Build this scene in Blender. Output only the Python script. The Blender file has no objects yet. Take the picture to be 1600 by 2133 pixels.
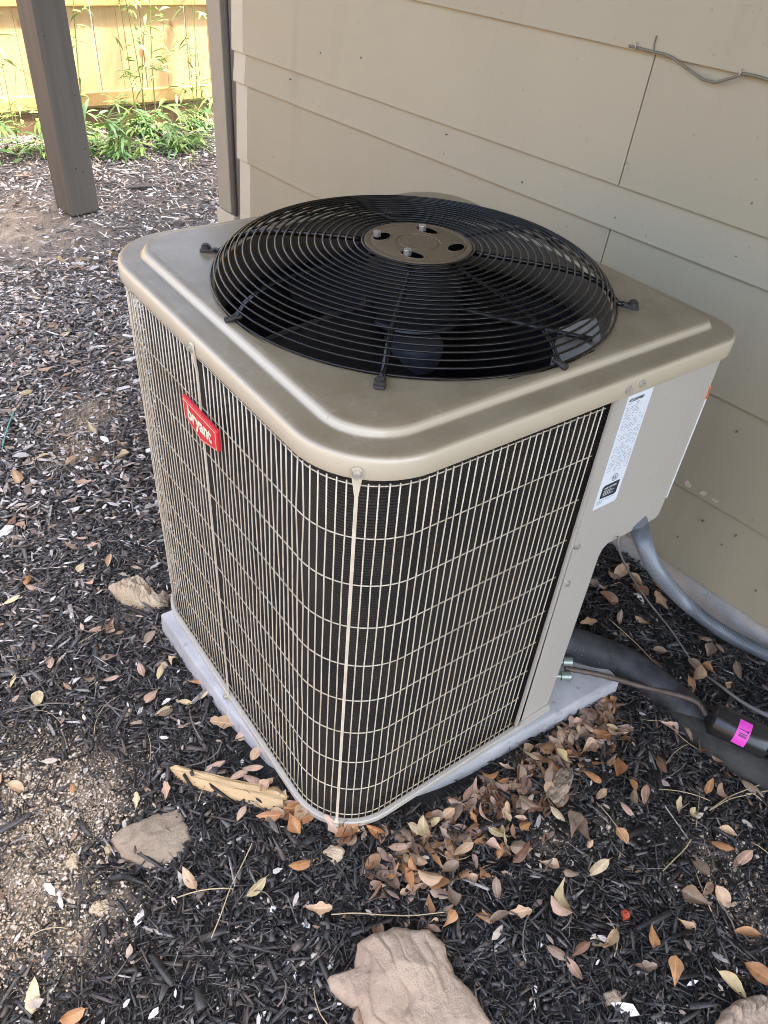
import bpy, math, random
import numpy as np
from mathutils import Vector, Matrix

rng = np.random.default_rng(11)
random.seed(11)
SC = bpy.context.scene
COL = SC.collection

# ------------------------------------------------------------------ camera
CAM_LOC = (-0.3866, -0.5436, 1.3624)
CAM_ROT = (0.875817, -0.070317, -0.622307)      # XYZ euler, radians
F_PX = 1591.65                                   # focal length, photo pixels (1600 wide)
cd = bpy.data.cameras.new('camera')
cam = bpy.data.objects.new('camera', cd)
COL.objects.link(cam)
cam.location = CAM_LOC
cam.rotation_mode = 'XYZ'
cam.rotation_euler = CAM_ROT
cd.sensor_fit = 'HORIZONTAL'
cd.sensor_width = 36.0
cd.lens = F_PX / 1600 * 36.0
cd.clip_start = 0.02
cd.clip_end = 500
SC.camera = cam

# ------------------------------------------------------------------ sky, sun, exposure
SUN_EL, SUN_AZ = math.radians(66), math.radians(-52)   # azimuth of the sun seen from above, from +X towards +Y
w = bpy.data.worlds.new('World')
SC.world = w
w.use_nodes = True
nt = w.node_tree
nt.nodes.clear()
sky = nt.nodes.new('ShaderNodeTexSky')
sky.sky_type = 'NISHITA'
sky.sun_disc = False
sky.sun_elevation = SUN_EL
sky.sun_rotation = math.pi / 2 - SUN_AZ
sky.air_density = 0.9
sky.dust_density = 5.0
sky.ozone_density = 0.25
bg = nt.nodes.new('ShaderNodeBackground')
bg.inputs[1].default_value = 0.15
wo = nt.nodes.new('ShaderNodeOutputWorld')
nt.links.new(sky.outputs[0], bg.inputs[0])
nt.links.new(bg.outputs[0], wo.inputs[0])
sl = bpy.data.lights.new('sun', 'SUN')
sl.energy = 2.2
sl.angle = math.radians(3)
sl.color = (1.0, 0.93, 0.80)
so = bpy.data.objects.new('sun', sl)
COL.objects.link(so)
sd = Vector((math.cos(SUN_EL) * math.cos(SUN_AZ), math.cos(SUN_EL) * math.sin(SUN_AZ), math.sin(SUN_EL)))
so.rotation_euler = sd.to_track_quat('Z', 'Y').to_euler()
so.location = (0, 0, 8)
SC.view_settings.view_transform = 'Standard'
SC.view_settings.look = 'None'
SC.view_settings.exposure = 3.1
SC.view_settings.gamma = 1.0
SC.render.engine = 'CYCLES'
SC.cycles.filter_width = 0.95

# ------------------------------------------------------------------ helpers: points in the place
_M = np.array(cam.rotation_euler.to_matrix())
_C = np.array(CAM_LOC)
def ray(x, y):
    return _M @ np.array([(x - 800) / F_PX, -(y - 1066.5) / F_PX, -1.0])
def at(x, y, axis, v):
    d = ray(x, y)
    return _C + d * (v - _C[axis]) / d[axis]
WYAW = 0.0768
W_N = np.array([-math.cos(WYAW), -math.sin(WYAW), 0.0])      # out of the wall
W_D = np.array([-math.sin(WYAW), math.cos(WYAW), 0.0])       # along the wall, away
W_P = np.array([1.1387, 0.3, 0.0])
def onwall(x, y, off=0.0):
    d = ray(x, y)
    n = W_N
    return _C + d * (n @ (W_P + n * off - _C)) / (n @ d)
def wl(s, z, off=0.0):
    p = W_P + W_D * s + W_N * off
    return (p[0], p[1], z)

def gz(x, y):
    x = np.asarray(x, float); y = np.asarray(y, float)
    z = -0.052 + 0.085 * np.clip((y - 0.9) / 3.7, 0, 1.2)
    z = z + 0.036 * np.exp(-((x + 0.02) ** 2 + (y - 0.03) ** 2) / 0.2 ** 2)
    z = z + 0.012 * np.exp(-((x - 0.45) ** 2 + (y + 0.14) ** 2) / 0.16 ** 2)
    z = z + 0.020 * np.exp(-((x - 1.02) ** 2 + (y - 0.3) ** 2) / 0.2 ** 2)
    z = z - 0.014 * np.exp(-((x + 0.06) ** 2 + (y - 0.62) ** 2) / 0.14 ** 2)
    z = z + 0.006 * np.sin(7.1 * x + 1.3) * np.cos(6.3 * y - .4) + 0.004 * np.sin(15 * x - 9 * y) + 0.0025 * np.sin(31 * x + 23 * y + 1)
    return z
def ground_at(px, py):
    z = -0.05
    for _ in range(6):
        p = at(px, py, 2, z)
        z = float(gz(p[0], p[1]))
    return p

# ------------------------------------------------------------------ helpers: meshes
class MB:
    def __init__(s):
        s.v = []; s.f = []; s.m = []
    def add(s, verts, faces, mi=0):
        o = len(s.v)
        s.v += [tuple(map(float, p)) for p in verts]
        s.f += [tuple(i + o for i in f) for f in faces]
        s.m += [mi] * len(faces)
        return s
    def box(s, lo, hi, mi=0):
        x0, y0, z0 = lo; x1, y1, z1 = hi
        return s.add([(x0, y0, z0), (x1, y0, z0), (x1, y1, z0), (x0, y1, z0), (x0, y0, z1), (x1, y0, z1), (x1, y1, z1), (x0, y1, z1)],
              [(0, 3, 2, 1), (4, 5, 6, 7), (0, 1, 5, 4), (1, 2, 6, 5), (2, 3, 7, 6), (3, 0, 4, 7)], mi)
    def hexa(s, p, mi=0):
        return s.add(p, [(0, 3, 2, 1), (4, 5, 6, 7), (0, 1, 5, 4), (1, 2, 6, 5), (2, 3, 7, 6), (3, 0, 4, 7)], mi)
    def loft(s, loops, closed=True, cap0=False, cap1=False, mi=0):
        n = len(loops[0]); vs = [p for l in loops for p in l]; fs = []
        for k in range(len(loops) - 1):
            for i in range(n if closed else n - 1):
                j = (i + 1) % n
                fs.append((k * n + i, k * n + j, (k + 1) * n + j, (k + 1) * n + i))
        if cap0: fs.append(tuple(range(n - 1, -1, -1)))
        if cap1: fs.append(tuple((len(loops) - 1) * n + i for i in range(n)))
        return s.add(vs, fs, mi)
    def tube(s, pts, r, n=8, cap=True, closed=False, mi=0, flat=1.0):
        pts = [Vector(p) for p in pts]
        rs = r if hasattr(r, '__len__') else [r] * len(pts)
        loops = []; up = None
        for i, p in enumerate(pts):
            if closed: t = pts[(i + 1) % len(pts)] - pts[i - 1]
            else: t = pts[min(i + 1, len(pts) - 1)] - pts[max(i - 1, 0)]
            t.normalize()
            if up is None:
                up = Vector((0, 0, 1)) if abs(t.z) < .9 else Vector((1, 0, 0))
            u = (up - t * up.dot(t)).normalized(); v = t.cross(u); up = u
            loops.append([tuple(p + (u * math.cos(2 * math.pi * k / n) * flat + v * math.sin(2 * math.pi * k / n)) * rs[i]) for k in range(n)])
        if closed: loops.append(loops[0])
        return s.loft(loops, True, cap and not closed, cap and not closed, mi)
    def prism(s, poly, a, b, mi=0):
        """poly: list of 3D points; extruded by offset vectors a (bottom) and b (top)"""
        n = len(poly); A = [tuple(np.add(p, a)) for p in poly]; B = [tuple(np.add(p, b)) for p in poly]
        return s.add(A + B, [tuple(range(n - 1, -1, -1)), tuple(range(n, 2 * n))] + [(i, (i + 1) % n, n + (i + 1) % n, n + i) for i in range(n)], mi)
    def mesh(s, name, smooth=False):
        me = bpy.data.meshes.new(name)
        me.from_pydata(s.v, [], s.f)
        if any(s.m): me.polygons.foreach_set('material_index', s.m)
        if smooth: me.polygons.foreach_set('use_smooth', [True] * len(me.polygons))
        me.update()
        return me
    def build(s, name, mats, parent=None, smooth=False, bevel=0, sharp=None):
        me = s.mesh(name, smooth)
        return put(name, me, mats, parent, bevel, sharp)
def put(name, me, mats, parent=None, bevel=0, sharp=None):
    if not isinstance(mats, (list, tuple)): mats = [mats]
    if len(me.materials) == 0:
        for m in mats: me.materials.append(m)
    o = bpy.data.objects.new(name, me)
    COL.objects.link(o)
    if parent is not None: o.parent = parent
    if sharp is not None:
        try:
            import bmesh
            bm = bmesh.new(); bm.from_mesh(me)
            bmesh.ops.recalc_face_normals(bm, faces=bm.faces)
            for e in bm.edges:
                if len(e.link_faces) == 2 and e.calc_face_angle(0) > math.radians(sharp): e.smooth = False
            bm.to_mesh(me); bm.free()
        except Exception as ex: print(ex)
    if bevel:
        b = o.modifiers.new('bevel', 'BEVEL'); b.width = bevel; b.segments = 2; b.limit_method = 'ANGLE'
    return o
def empty(name, loc=(0, 0, 0)):
    o = bpy.data.objects.new(name, None)
    COL.objects.link(o); o.location = loc; o.empty_display_size = .1
    return o
def tag(o, label, cat, group=None):
    o['label'] = label; o['category'] = cat
    if group: o['group'] = group
    return o
def structure(o): o['kind'] = 'structure'; return o
def stuff(o): o['kind'] = 'stuff'; return o
def reparent_keep(o, parent):            # parent sits at a location, children are modelled in world coordinates
    o.parent = parent
    o.location = tuple(-c for c in parent.location)

# ------------------------------------------------------------------ helpers: materials
class NT:
    def __init__(s, name):
        s.mat = bpy.data.materials.new(name); s.mat.use_nodes = True
        s.t = s.mat.node_tree; s.b = s.t.nodes['Principled BSDF']
        s.tc = None
    def n(s, typ, **kw):
        d = s.t.nodes.new(typ)
        for k, v in kw.items(): setattr(d, k, v)
        return d
    def l(s, a, b): s.t.links.new(a, b)
    def coord(s, kind='Object'):
        if s.tc is None: s.tc = s.n('ShaderNodeTexCoord')
        return s.tc.outputs[kind]
    def geo(s, what='Position'): return s.n('ShaderNodeNewGeometry').outputs[what]
    def mapping(s, vec, scale=(1, 1, 1), rot=(0, 0, 0)):
        m = s.n('ShaderNodeMapping'); m.inputs['Scale'].default_value = scale; m.inputs['Rotation'].default_value = rot
        s.l(vec, m.inputs['Vector']); return m.outputs[0]
    def noise(s, vec, scale, detail=4, rough=.55, out='Fac'):
        d = s.n('ShaderNodeTexNoise'); d.inputs['Scale'].default_value = scale; d.inputs['Detail'].default_value = detail; d.inputs['Roughness'].default_value = rough
        if vec is not None: s.l(vec, d.inputs['Vector'])
        return d.outputs[out]
    def ramp(s, fac, stops):
        r = s.n('ShaderNodeValToRGB'); cr = r.color_ramp
        while len(cr.elements) < len(stops): cr.elements.new(.5)
        for e, (p, c) in zip(cr.elements, stops):
            e.position = p; e.color = (c, c, c, 1) if not hasattr(c, '__len__') else (*c, 1)
        s.l(fac, r.inputs[0]); return r.outputs[0]
    def mix(s, fac, a, b, mode='MIX'):
        m = s.n('ShaderNodeMix', data_type='RGBA', blend_type=mode)
        for sock, v in ((m.inputs[0], fac), (m.inputs[6], a), (m.inputs[7], b)):
            if hasattr(v, 'is_linked') or hasattr(v, 'links'): s.l(v, sock)
            elif hasattr(v, '__len__'): sock.default_value = (*v, 1)
            else: sock.default_value = v
        return m.outputs[2]
    def math(s, op, a, b=0.0):
        m = s.n('ShaderNodeMath', operation=op)
        for sock, v in ((m.inputs[0], a), (m.inputs[1], b)):
            if hasattr(v, 'links'): s.l(v, sock)
            else: sock.default_value = v
        return m.outputs[0]
    def bump(s, h, strength=.3, dist=.002):
        b = s.n('ShaderNodeBump'); b.inputs['Strength'].default_value = strength; b.inputs['Distance'].default_value = dist
        s.l(h, b.inputs['Height']); s.l(b.outputs[0], s.b.inputs['Normal'])
    def set(s, **kw):
        for k, v in kw.items():
            sock = s.b.inputs[k.replace('_', ' ')]
            if hasattr(v, 'links'): s.l(v, sock)
            elif hasattr(v, '__len__'): sock.default_value = (*v, 1) if len(v) == 3 else v
            else: sock.default_value = v
        return s
def simple(name, col, rough=.5, metal=0, spec=.5):
    m = NT(name); m.set(Base_Color=col, Roughness=rough, Metallic=metal); m.b.inputs['Specular IOR Level'].default_value = spec
    return m.mat

def m_paint():
    """beige enamel sheet metal with what faces up darkened for dust and the deck reflection"""
    m = NT('beige_enamel')
    P = m.geo('Position')
    up = m.n('ShaderNodeSeparateXYZ'); m.l(m.geo('Normal'), up.inputs[0])
    upf = m.ramp(up.outputs[2], [(.55, 0), (.9, 1)])
    nz = m.ramp(m.noise(P, 9, 6, .65), [(.25, .72), (.7, 1)])
    fine = m.noise(P, 420, 2, .6)
    dust_reflection = m.math('MULTIPLY', m.math('MULTIPLY', upf, nz), .9)
    base = m.mix(m.noise(P, 9, 4), (.48, .415, .29), (.52, .455, .325))
    dust = m.mix(fine, (.118, .084, .038), (.168, .122, .062))  # brown dust, darkened further to stand for the dark deck's reflection
    drop = m.ramp(m.noise(P, 75, 3, .6), [(.60, 0), (.68, 1)])
    dust = m.mix(m.math('MULTIPLY', drop, .4), dust, (.24, .19, .12))
    col = m.mix(dust_reflection, base, dust)
    spk = m.ramp(m.noise(P, 190, 1), [(.76, 0), (.79, 1)])
    col = m.mix(m.math('MULTIPLY', spk, .5), col, (.16, .13, .09))
    r = m.math('ADD', m.math('MULTIPLY', dust_reflection, m.math('ADD', .08, m.math('MULTIPLY', nz, .10))), .22)
    m.set(Base_Color=col, Roughness=r)
    m.bump(m.noise(P, 12, 2), .05, .002)
    return m.mat
def m_paint_body():
    """the same enamel on the upright sheet metal, water marks and a little grime"""
    m = NT('beige_enamel_panel')
    P = m.geo('Position')
    base = m.mix(m.noise(P, 7, 4), (.42, .39, .325), (.46, .43, .36))
    st = m.ramp(m.noise(m.mapping(P, (30, 30, 2.5)), 1, 4, .6), [(.62, 0), (.8, 1)])
    col = m.mix(m.math('MULTIPLY', st, .22), base, (.30, .27, .21))
    spk = m.ramp(m.noise(P, 160, 1), [(.74, 0), (.77, 1)])
    col = m.mix(m.math('MULTIPLY', spk, .4), col, (.14, .11, .08))
    m.set(Base_Color=col, Roughness=.36)
    m.bump(m.noise(P, 40, 3), .05, .001)
    return m.mat
def m_wire():
    m = NT('coated_wire_beige')
    P = m.geo('Position')
    col = m.mix(m.ramp(m.noise(P, 26, 4), [(.45, 0), (.75, 1)]), (.62, .55, .415), (.46, .385, .26))
    rust = m.ramp(m.noise(P, 60, 3), [(.69, 0), (.74, 1)])
    col = m.mix(m.math('MULTIPLY', rust, .6), col, (.25, .11, .04))
    m.set(Base_Color=col, Roughness=.42)
    return m.mat
def m_coil():
    m = NT('dirty_condenser_fins')
    P = m.geo('Position')
    sep = m.n('ShaderNodeSeparateXYZ'); m.l(P, sep.inputs[0])
    wv = m.n('ShaderNodeTexWave', wave_type='BANDS', bands_direction='Z'); wv.inputs['Scale'].default_value = 62; wv.inputs['Distortion'].default_value = .6
    m.l(P, wv.inputs['Vector'])
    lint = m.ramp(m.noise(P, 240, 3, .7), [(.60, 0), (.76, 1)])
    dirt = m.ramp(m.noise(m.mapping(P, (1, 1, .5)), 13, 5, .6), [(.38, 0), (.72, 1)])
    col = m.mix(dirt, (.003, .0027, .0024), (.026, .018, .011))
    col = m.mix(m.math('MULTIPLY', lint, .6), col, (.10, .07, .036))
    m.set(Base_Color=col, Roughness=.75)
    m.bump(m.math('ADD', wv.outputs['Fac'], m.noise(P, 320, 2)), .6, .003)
    return m.mat
def m_black_wire():
    m = NT('black_vinyl_wire')
    P = m.geo('Position')
    up = m.n('ShaderNodeSeparateXYZ'); m.l(m.geo('Normal'), up.inputs[0])
    d = m.math('MULTIPLY', m.ramp(up.outputs[2], [(.75, 0), (1, 1)]), m.ramp(m.noise(P, 40, 3), [(.4, .1), (.7, .8)]))
    m.set(Base_Color=m.mix(m.math('MULTIPLY', d, .3), (.006, .0055, .005), (.06, .05, .035)), Roughness=.16)
    m.b.inputs['Specular IOR Level'].default_value = .35
    return m.mat
def m_hub():
    m = NT('dusty_hub_plate')
    P = m.geo('Position')
    col = m.mix(m.noise(P, 260, 3, .7), (.045, .029, .013), (.18, .125, .058))
    m.set(Base_Color=col, Roughness=.7)
    m.bump(m.noise(P, 300, 3), .5, .0012)
    return m.mat
def m_siding():
    m = NT('painted_siding')
    P = m.geo('Position')
    rnd = m.n('ShaderNodeObjectInfo').outputs['Random']
    c0 = m.mix(rnd, (.325, .288, .196), (.358, .318, .216))
    blot = m.ramp(m.noise(m.mapping(P, (1, 1, 1)), 2.3, 5, .55), [(.35, 0), (.7, 1)])
    col = m.mix(m.math('MULTIPLY', blot, .35), c0, (.28, .250, .170))
    stk = m.ramp(m.noise(m.mapping(P, (9, 9, .8)), 1, 4, .6), [(.60, 0), (.78, 1)])
    col = m.mix(m.math('MULTIPLY', stk, .32), col, (.24, .21, .16))
    spk = m.ramp(m.noise(P, 120, 1, .5), [(.76, 0), (.78, 1)])
    col = m.mix(m.math('MULTIPLY', spk, .45), col, (.10, .085, .06))
    m.set(Base_Color=col, Roughness=.55)
    m.bump(m.math('ADD', m.noise(P, 90, 4), m.math('MULTIPLY', m.noise(m.mapping(P, (3, 3, 90)), 1, 3), .5)), .10, .002)
    return m.mat
def m_concrete(name, a, b, sc=30):
    m = NT(name)
    P = m.geo('Position')
    col = m.mix(m.ramp(m.noise(P, sc, 6, .7), [(.3, 0), (.7, 1)]), a, b)
    spot = m.ramp(m.noise(P, sc * 6, 2), [(.62, 0), (.72, 1)])
    col = m.mix(m.math('MULTIPLY', spot, .45), col, tuple(c * .45 for c in a))
    m.set(Base_Color=col, Roughness=.85)
    m.bump(m.noise(P, sc * 4, 5), .4, .003)
    return m.mat
def m_wood(name, a, b, knot, axis='Z', rough=.7, scale=1.0):
    m = NT(name)
    P = m.coord('Object')
    rnd = m.n('ShaderNodeObjectInfo').outputs['Random']
    cmb = m.n('ShaderNodeCombineXYZ'); m.l(m.math('MULTIPLY', rnd, 37.0), cmb.inputs[0]); m.l(m.math('MULTIPLY', rnd, 91.0), cmb.inputs[2])
    add = m.n('ShaderNodeVectorMath', operation='ADD'); m.l(P, add.inputs[0]); m.l(cmb.outputs[0], add.inputs[1])
    v = add.outputs[0]
    st = {'Z': (30, 30, 1.6), 'X': (1.6, 30, 30), 'Y': (30, 1.6, 30)}[axis]
    st = tuple(q * scale for q in st)
    g = m.noise(m.mapping(v, st), 1.0, 5, .6)
    g2 = m.noise(m.mapping(v, tuple(q * 3 for q in st)), 1.0, 3, .6)
    col = m.mix(m.ramp(g, [(.3, 0), (.7, 1)]), a, b)
    col = m.mix(m.math('MULTIPLY', g2, .35), col, tuple(c * .75 for c in b))
    col = m.mix(m.math('MULTIPLY', rnd, .3), col, tuple(c * .8 for c in a))
    vo = m.n('ShaderNodeTexVoronoi'); vo.inputs['Scale'].default_value = 1.0
    m.l(m.mapping(v, {'Z': (6, 6, 3.2), 'X': (3.2, 6, 6), 'Y': (6, 3.2, 6)}[axis]), vo.inputs['Vector'])
    k = m.ramp(vo.outputs['Distance'], [(.06, 1), (.12, 0)])
    col = m.mix(m.math('MULTIPLY', k, .8), col, knot)
    m.set(Base_Color=col, Roughness=rough)
    m.bump(g2, .25, .002)
    return m.mat
def m_attr(name, rough=.8, bscale=300, bstr=.35, spec=.3, vary=.25):
    m = NT(name)
    a = m.n('ShaderNodeAttribute'); a.attribute_name = 'Col'
    P = m.geo('Position')
    f = m.ramp(m.noise(P, bscale * .5, 3), [(.25, 1 - vary), (.75, 1 + vary)])
    col = m.mix(1.0, a.outputs['Color'], f, 'MULTIPLY')
    m.set(Base_Color=col, Roughness=rough)
    m.b.inputs['Specular IOR Level'].default_value = spec
    m.bump(m.noise(P, bscale, 3), bstr, .0015)
    return m.mat
def m_ground():
    m = NT('mulch_bed_soil')
    a = m.n('ShaderNodeAttribute'); a.attribute_name = 'Col'
    P = m.geo('Position')
    n1 = m.ramp(m.noise(P, 120, 5, .7), [(.3, .65), (.72, 1.6)])
    col = m.mix(1.0, a.outputs['Color'], n1, 'MULTIPLY')
    fl = m.ramp(m.noise(P, 75, 2, .5), [(.64, 0), (.70, 1)])
    col = m.mix(m.math('MULTIPLY', fl, .35), col, (.20, .16, .12))
    m.set(Base_Color=col, Roughness=.95)
    m.bump(m.noise(P, 160, 6, .7), 1.0, .012)
    return m.mat
def m_rock(name, a, b, sc=9):
    m = NT(name)
    P = m.geo('Position')
    col = m.mix(m.ramp(m.noise(P, sc, 6, .65), [(.3, 0), (.7, 1)]), a, b)
    dk = m.ramp(m.noise(m.mapping(P, (1, 2.5, 1)), sc * 3.5, 5, .7), [(.55, 0), (.75, 1)])
    col = m.mix(m.math('MULTIPLY', dk, .5), col, tuple(c * .5 for c in a))
    grit = m.noise(P, 420, 2)
    col = m.mix(m.ramp(grit, [(.6, 0), (.8, .4)]), col, tuple(min(1, c * 1.5) for c in b))
    m.set(Base_Color=col, Roughness=.9)
    m.bump(m.math('ADD', m.noise(P, sc * 6, 6, .7), m.math('MULTIPLY', m.noise(P, 300, 3), .35)), .8, .006)
    return m.mat
def m_leaf(name, a, b, rough=.55):
    m = NT(name)
    P = m.coord('Object')
    rnd = m.n('ShaderNodeObjectInfo').outputs['Random']
    col = m.mix(rnd, a, b)
    W = m.geo('Position')
    bl = m.ramp(m.noise(W, 60, 5, .65), [(.38, 0), (.72, 1)])
    col = m.mix(m.math('MULTIPLY', bl, .6), col, tuple(c * .42 for c in a))
    sp_ = m.n('ShaderNodeSeparateXYZ'); m.l(P, sp_.inputs[0])
    rib = m.ramp(m.math('ABSOLUTE', m.math('SUBTRACT', sp_.outputs[1], .01)), [(.010, 1), (.028, 0)])
    col = m.mix(m.math('MULTIPLY', rib, .45), col, tuple(min(1, c * 1.35) for c in b))
    tip = m.ramp(m.math('ABSOLUTE', sp_.outputs[0]), [(.25, 0), (.52, 1)])
    col = m.mix(m.math('MULTIPLY', tip, .35), col, tuple(c * .5 for c in a))
    m.set(Base_Color=col, Roughness=rough)
    m.bump(m.noise(W, 250, 3), .3, .001)
    return m.mat

M = dict(
    paint=m_paint(), body=m_paint_body(), wire=m_wire(), coil=m_coil(), black=m_black_wire(), hub=m_hub(), siding=m_siding(),
    found=m_concrete('foundation_concrete', (.40, .37, .32), (.56, .53, .47), 25),
    pad=m_concrete('grey_pad', (.31, .312, .305), (.46, .46, .45), 9),
    fence=m_wood('new_pine', (.48, .315, .15), (.58, .40, .205), (.25, .085, .03)),
    rail=m_wood('new_pine_rail', (.47, .28, .10), (.57, .36, .14), (.28, .10, .04), 'X'),
    kick=m_wood('brown_kickboard', (.13, .075, .04), (.18, .105, .055), (.07, .04, .02), 'X'),
    splinter=m_wood('split_pine', (.50, .33, .15), (.62, .45, .235), (.20, .10, .04), 'X', .7, 2.0),
    post=m_wood('taupe_stained_post', (.088, .075, .058), (.138, .119, .094), (.10, .08, .06)),
    chips=m_attr('black_dyed_mulch', .5, 260, .5, .5, .35),
    grit=m_attr('grit', .9, 300, .3, .2, .3),
    flakes=m_attr('leaf_flakes', .6, 200, .3, .3, .3),
    ground=m_ground(),
    cream=simple('cream_trim_lit_ends', (.50, .45, .33), .6), trim=simple('taupe_trim', (.31, .272, .20), .6),
    darkbolt=simple('weathered_black_plastic', (.03, .028, .024), .55), steel=simple('zinc_bolt', (.42, .41, .38), .35, .8),
    screw=simple('plated_screw', (.55, .52, .44), .35, .6),
    red=simple('red_badge_enamel', (.62, .028, .035), .35), badge_print=simple('cream_print', (.80, .72, .52), .5),
    label=simple('white_label_film', (.74, .78, .80), .4), ink=simple('black_ink', (.018, .018, .02), .5), greyink=simple('grey_ink', (.30, .31, .33), .5),
    orange=simple('orange_print', (.72, .16, .03), .5),
    blade=simple('fan_blade_metal', (.009, .008, .007), .6, .0, .25), motor=simple('motor_black', (.015, .015, .015), .4),
    shroud=simple('shroud_paint', (.07, .057, .04), .55),
    comp=simple('compressor_black', (.012, .012, .012), .45), bluegrey=simple('grey_blue_cover', (.06, .067, .085), .5),
    void=simple('dark_opening', (.002, .002, .002), 1.0, 0, 0.0), dirt=simple('pan_dirt', (.03, .024, .017), .95),
    conduit=simple('grey_liquidtight', (.19, .21, .225), .33, .2), cable=simple('dark_cable', (.06, .055, .05), .5), greycable=simple('grey_cable', (.16, .145, .125), .5),
    brass=simple('tarnished_brass_cap', (.30, .36, .30), .4, .6), copper=simple('weathered_copper', (.11, .085, .065), .55, .3),
    pink=simple('pink_sticker', (.72, .06, .46), .5), wallcable=simple('painted_wall_cable', (.17, .145, .10), .55),
    green1=simple('bamboo_leaf', (.14, .28, .09), .5), green2=simple('bamboo_leaf_pale', (.25, .38, .10), .5), culm=simple('bamboo_culm', (.19, .22, .07), .5),
    straw=simple('dry_straw', (.42, .33, .19), .7), twig=simple('grey_twig', (.15, .125, .10), .8),
    white=simple('white_perlite', (.72, .71, .68), .8), redbit=simple('red_bark_bit', (.45, .075, .03), .6),
    green_line=simple('green_garden_wire', (.12, .33, .29), .6),
)
def m_foam():
    m = NT('weathered_foam_insulation')
    P = m.geo('Position')
    col = m.mix(m.ramp(m.noise(P, 18, 5, .65), [(.4, 0), (.75, 1)]), (.014, .015, .017), (.055, .058, .06))
    sp = m.ramp(m.noise(P, 210, 1), [(.72, 0), (.76, 1)])
    col = m.mix(m.math('MULTIPLY', sp, .5), col, (.25, .24, .22))
    m.set(Base_Color=col, Roughness=.62); m.bump(m.noise(P, 130, 4), .35, .002)
    return m.mat
def m_foam_dusty():
    m = NT('dusty_foam_insulation')
    P = m.geo('Position')
    col = m.mix(m.ramp(m.noise(P, 22, 5, .65), [(.35, 0), (.75, 1)]), (.018, .018, .015), (.06, .06, .05))
    m.set(Base_Color=col, Roughness=.8); m.bump(m.noise(P, 110, 4), .5, .003)
    return m.mat
M['foam'] = m_foam(); M['foam2'] = m_foam_dusty()
LEAFM = [m_leaf('leaf_tan', (.46, .29, .155), (.56, .39, .23)), m_leaf('leaf_orange_brown', (.40, .18, .065), (.50, .26, .11)),
         m_leaf('leaf_pinkish', (.46, .29, .19), (.56, .38, .26)), m_leaf('leaf_pale_yellow', (.52, .40, .20), (.60, .48, .28)),
         m_leaf('leaf_grey_brown', (.235, .16, .10), (.33, .235, .155)), m_leaf('leaf_dark_brown', (.17, .085, .045), (.24, .12, .06))]

# ================================================================== THE SETTING
def arr_mesh(name, V, F, mats, colors=None, smooth=False):
    """numpy mesh with constant face size"""
    me = bpy.data.meshes.new(name)
    nv, nf, k = len(V), len(F), F.shape[1]
    me.vertices.add(nv); me.vertices.foreach_set('co', V.astype(np.float32).ravel())
    me.loops.add(nf * k); me.loops.foreach_set('vertex_index', F.astype(np.int32).ravel())
    me.polygons.add(nf)
    me.polygons.foreach_set('loop_start', np.arange(0, nf * k, k, dtype=np.int32))
    me.polygons.foreach_set('loop_total', np.full(nf, k, dtype=np.int32))
    if smooth: me.polygons.foreach_set('use_smooth', np.ones(nf, dtype=bool))
    me.update(calc_edges=True)
    if colors is not None:
        a = me.color_attributes.new('Col', 'FLOAT_COLOR', 'POINT')
        c = np.ones((nv, 4), np.float32); c[:, :3] = colors
        a.data.foreach_set('color', c.ravel())
    for m in (mats if isinstance(mats, (list, tuple)) else [mats]): me.materials.append(m)
    return me

# sandy soil showing through the mulch: (pixel seen at, radius m, strength)
PATCH = []
for px, py, r, s in [(170, 1650, .085, 1.0), (90, 1720, .10, .9), (60, 1860, .10, .9), (150, 1960, .06, .75), (20, 1990, .08, .7), (210, 1700, .05, .9), (30, 1640, .07, .7), (240, 1890, .04, .6), (180, 870, .10, .9), (150, 940, .09, .8),
                     (60, 1580, .08, .5), (1500, 1800, .07, .5), (1560, 1880, .08, .45), (1270, 1720, .03, .6), (1150, 1755, .035, .6), (30, 480, .35, .8), (260, 1290, .05, .4)]:
    p = ground_at(px, py); PATCH.append((p[0], p[1], r, s))
def sandy(x, y):
    v = np.zeros_like(np.asarray(x, float))
    for a, b, r, s in PATCH:
        d2 = ((x - a) ** 2 + (y - b) ** 2) / r ** 2
        v = np.maximum(v, s * np.exp(-d2))
    w_ = .5 + .5 * np.sin(43 * x + 3 * np.sin(29 * y)) * np.sin(37 * y + 2 * np.sin(31 * x))
    return np.clip(v * (.55 + .75 * w_), 0, 1)

def axis(lo, a, b, hi, fine, coarse):
    c1 = lo + (a - lo) * (1 - np.linspace(1, 0, coarse) ** 2.6) if lo < a else np.array([])
    c2 = b + (hi - b) * np.linspace(0, 1, coarse) ** 2.6
    return np.unique(np.concatenate([c1, np.arange(a, b, fine), c2]))
gx = axis(-90, -1.4, 2.3, 90, .018, 40); gy = axis(-90, -1.0, 3.2, 90, .018, 50)
X, Y = np.meshgrid(gx, gy, indexing='ij')
Z = gz(X, Y); nx, ny = X.shape
far = np.clip((np.hypot(X, Y) - 6) / 10, 0, 1)
Z = Z * (1 - far) + 0.02 * far
sy = sandy(X, Y)
yb = np.clip((Y - 1.0) / 2.5, 0, 1)
c_m = np.array([.022, .021, .020]); c_s = np.array([.48, .38, .265]); c_f = np.array([.15, .13, .115])
colg = c_m * (1 - yb[..., None]) + c_f * yb[..., None]
colg = colg * (1 - sy[..., None]) + c_s * sy[..., None]
idx = np.arange(nx * ny).reshape(nx, ny)
F = np.stack([idx[:-1, :-1], idx[1:, :-1], idx[1:, 1:], idx[:-1, 1:]], -1).reshape(-1, 4)
gm = arr_mesh('ground', np.stack([X, Y, Z], -1).reshape(-1, 3), F, M['ground'], colg.reshape(-1, 3), True)
structure(put('ground', gm, M['ground']))

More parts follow.
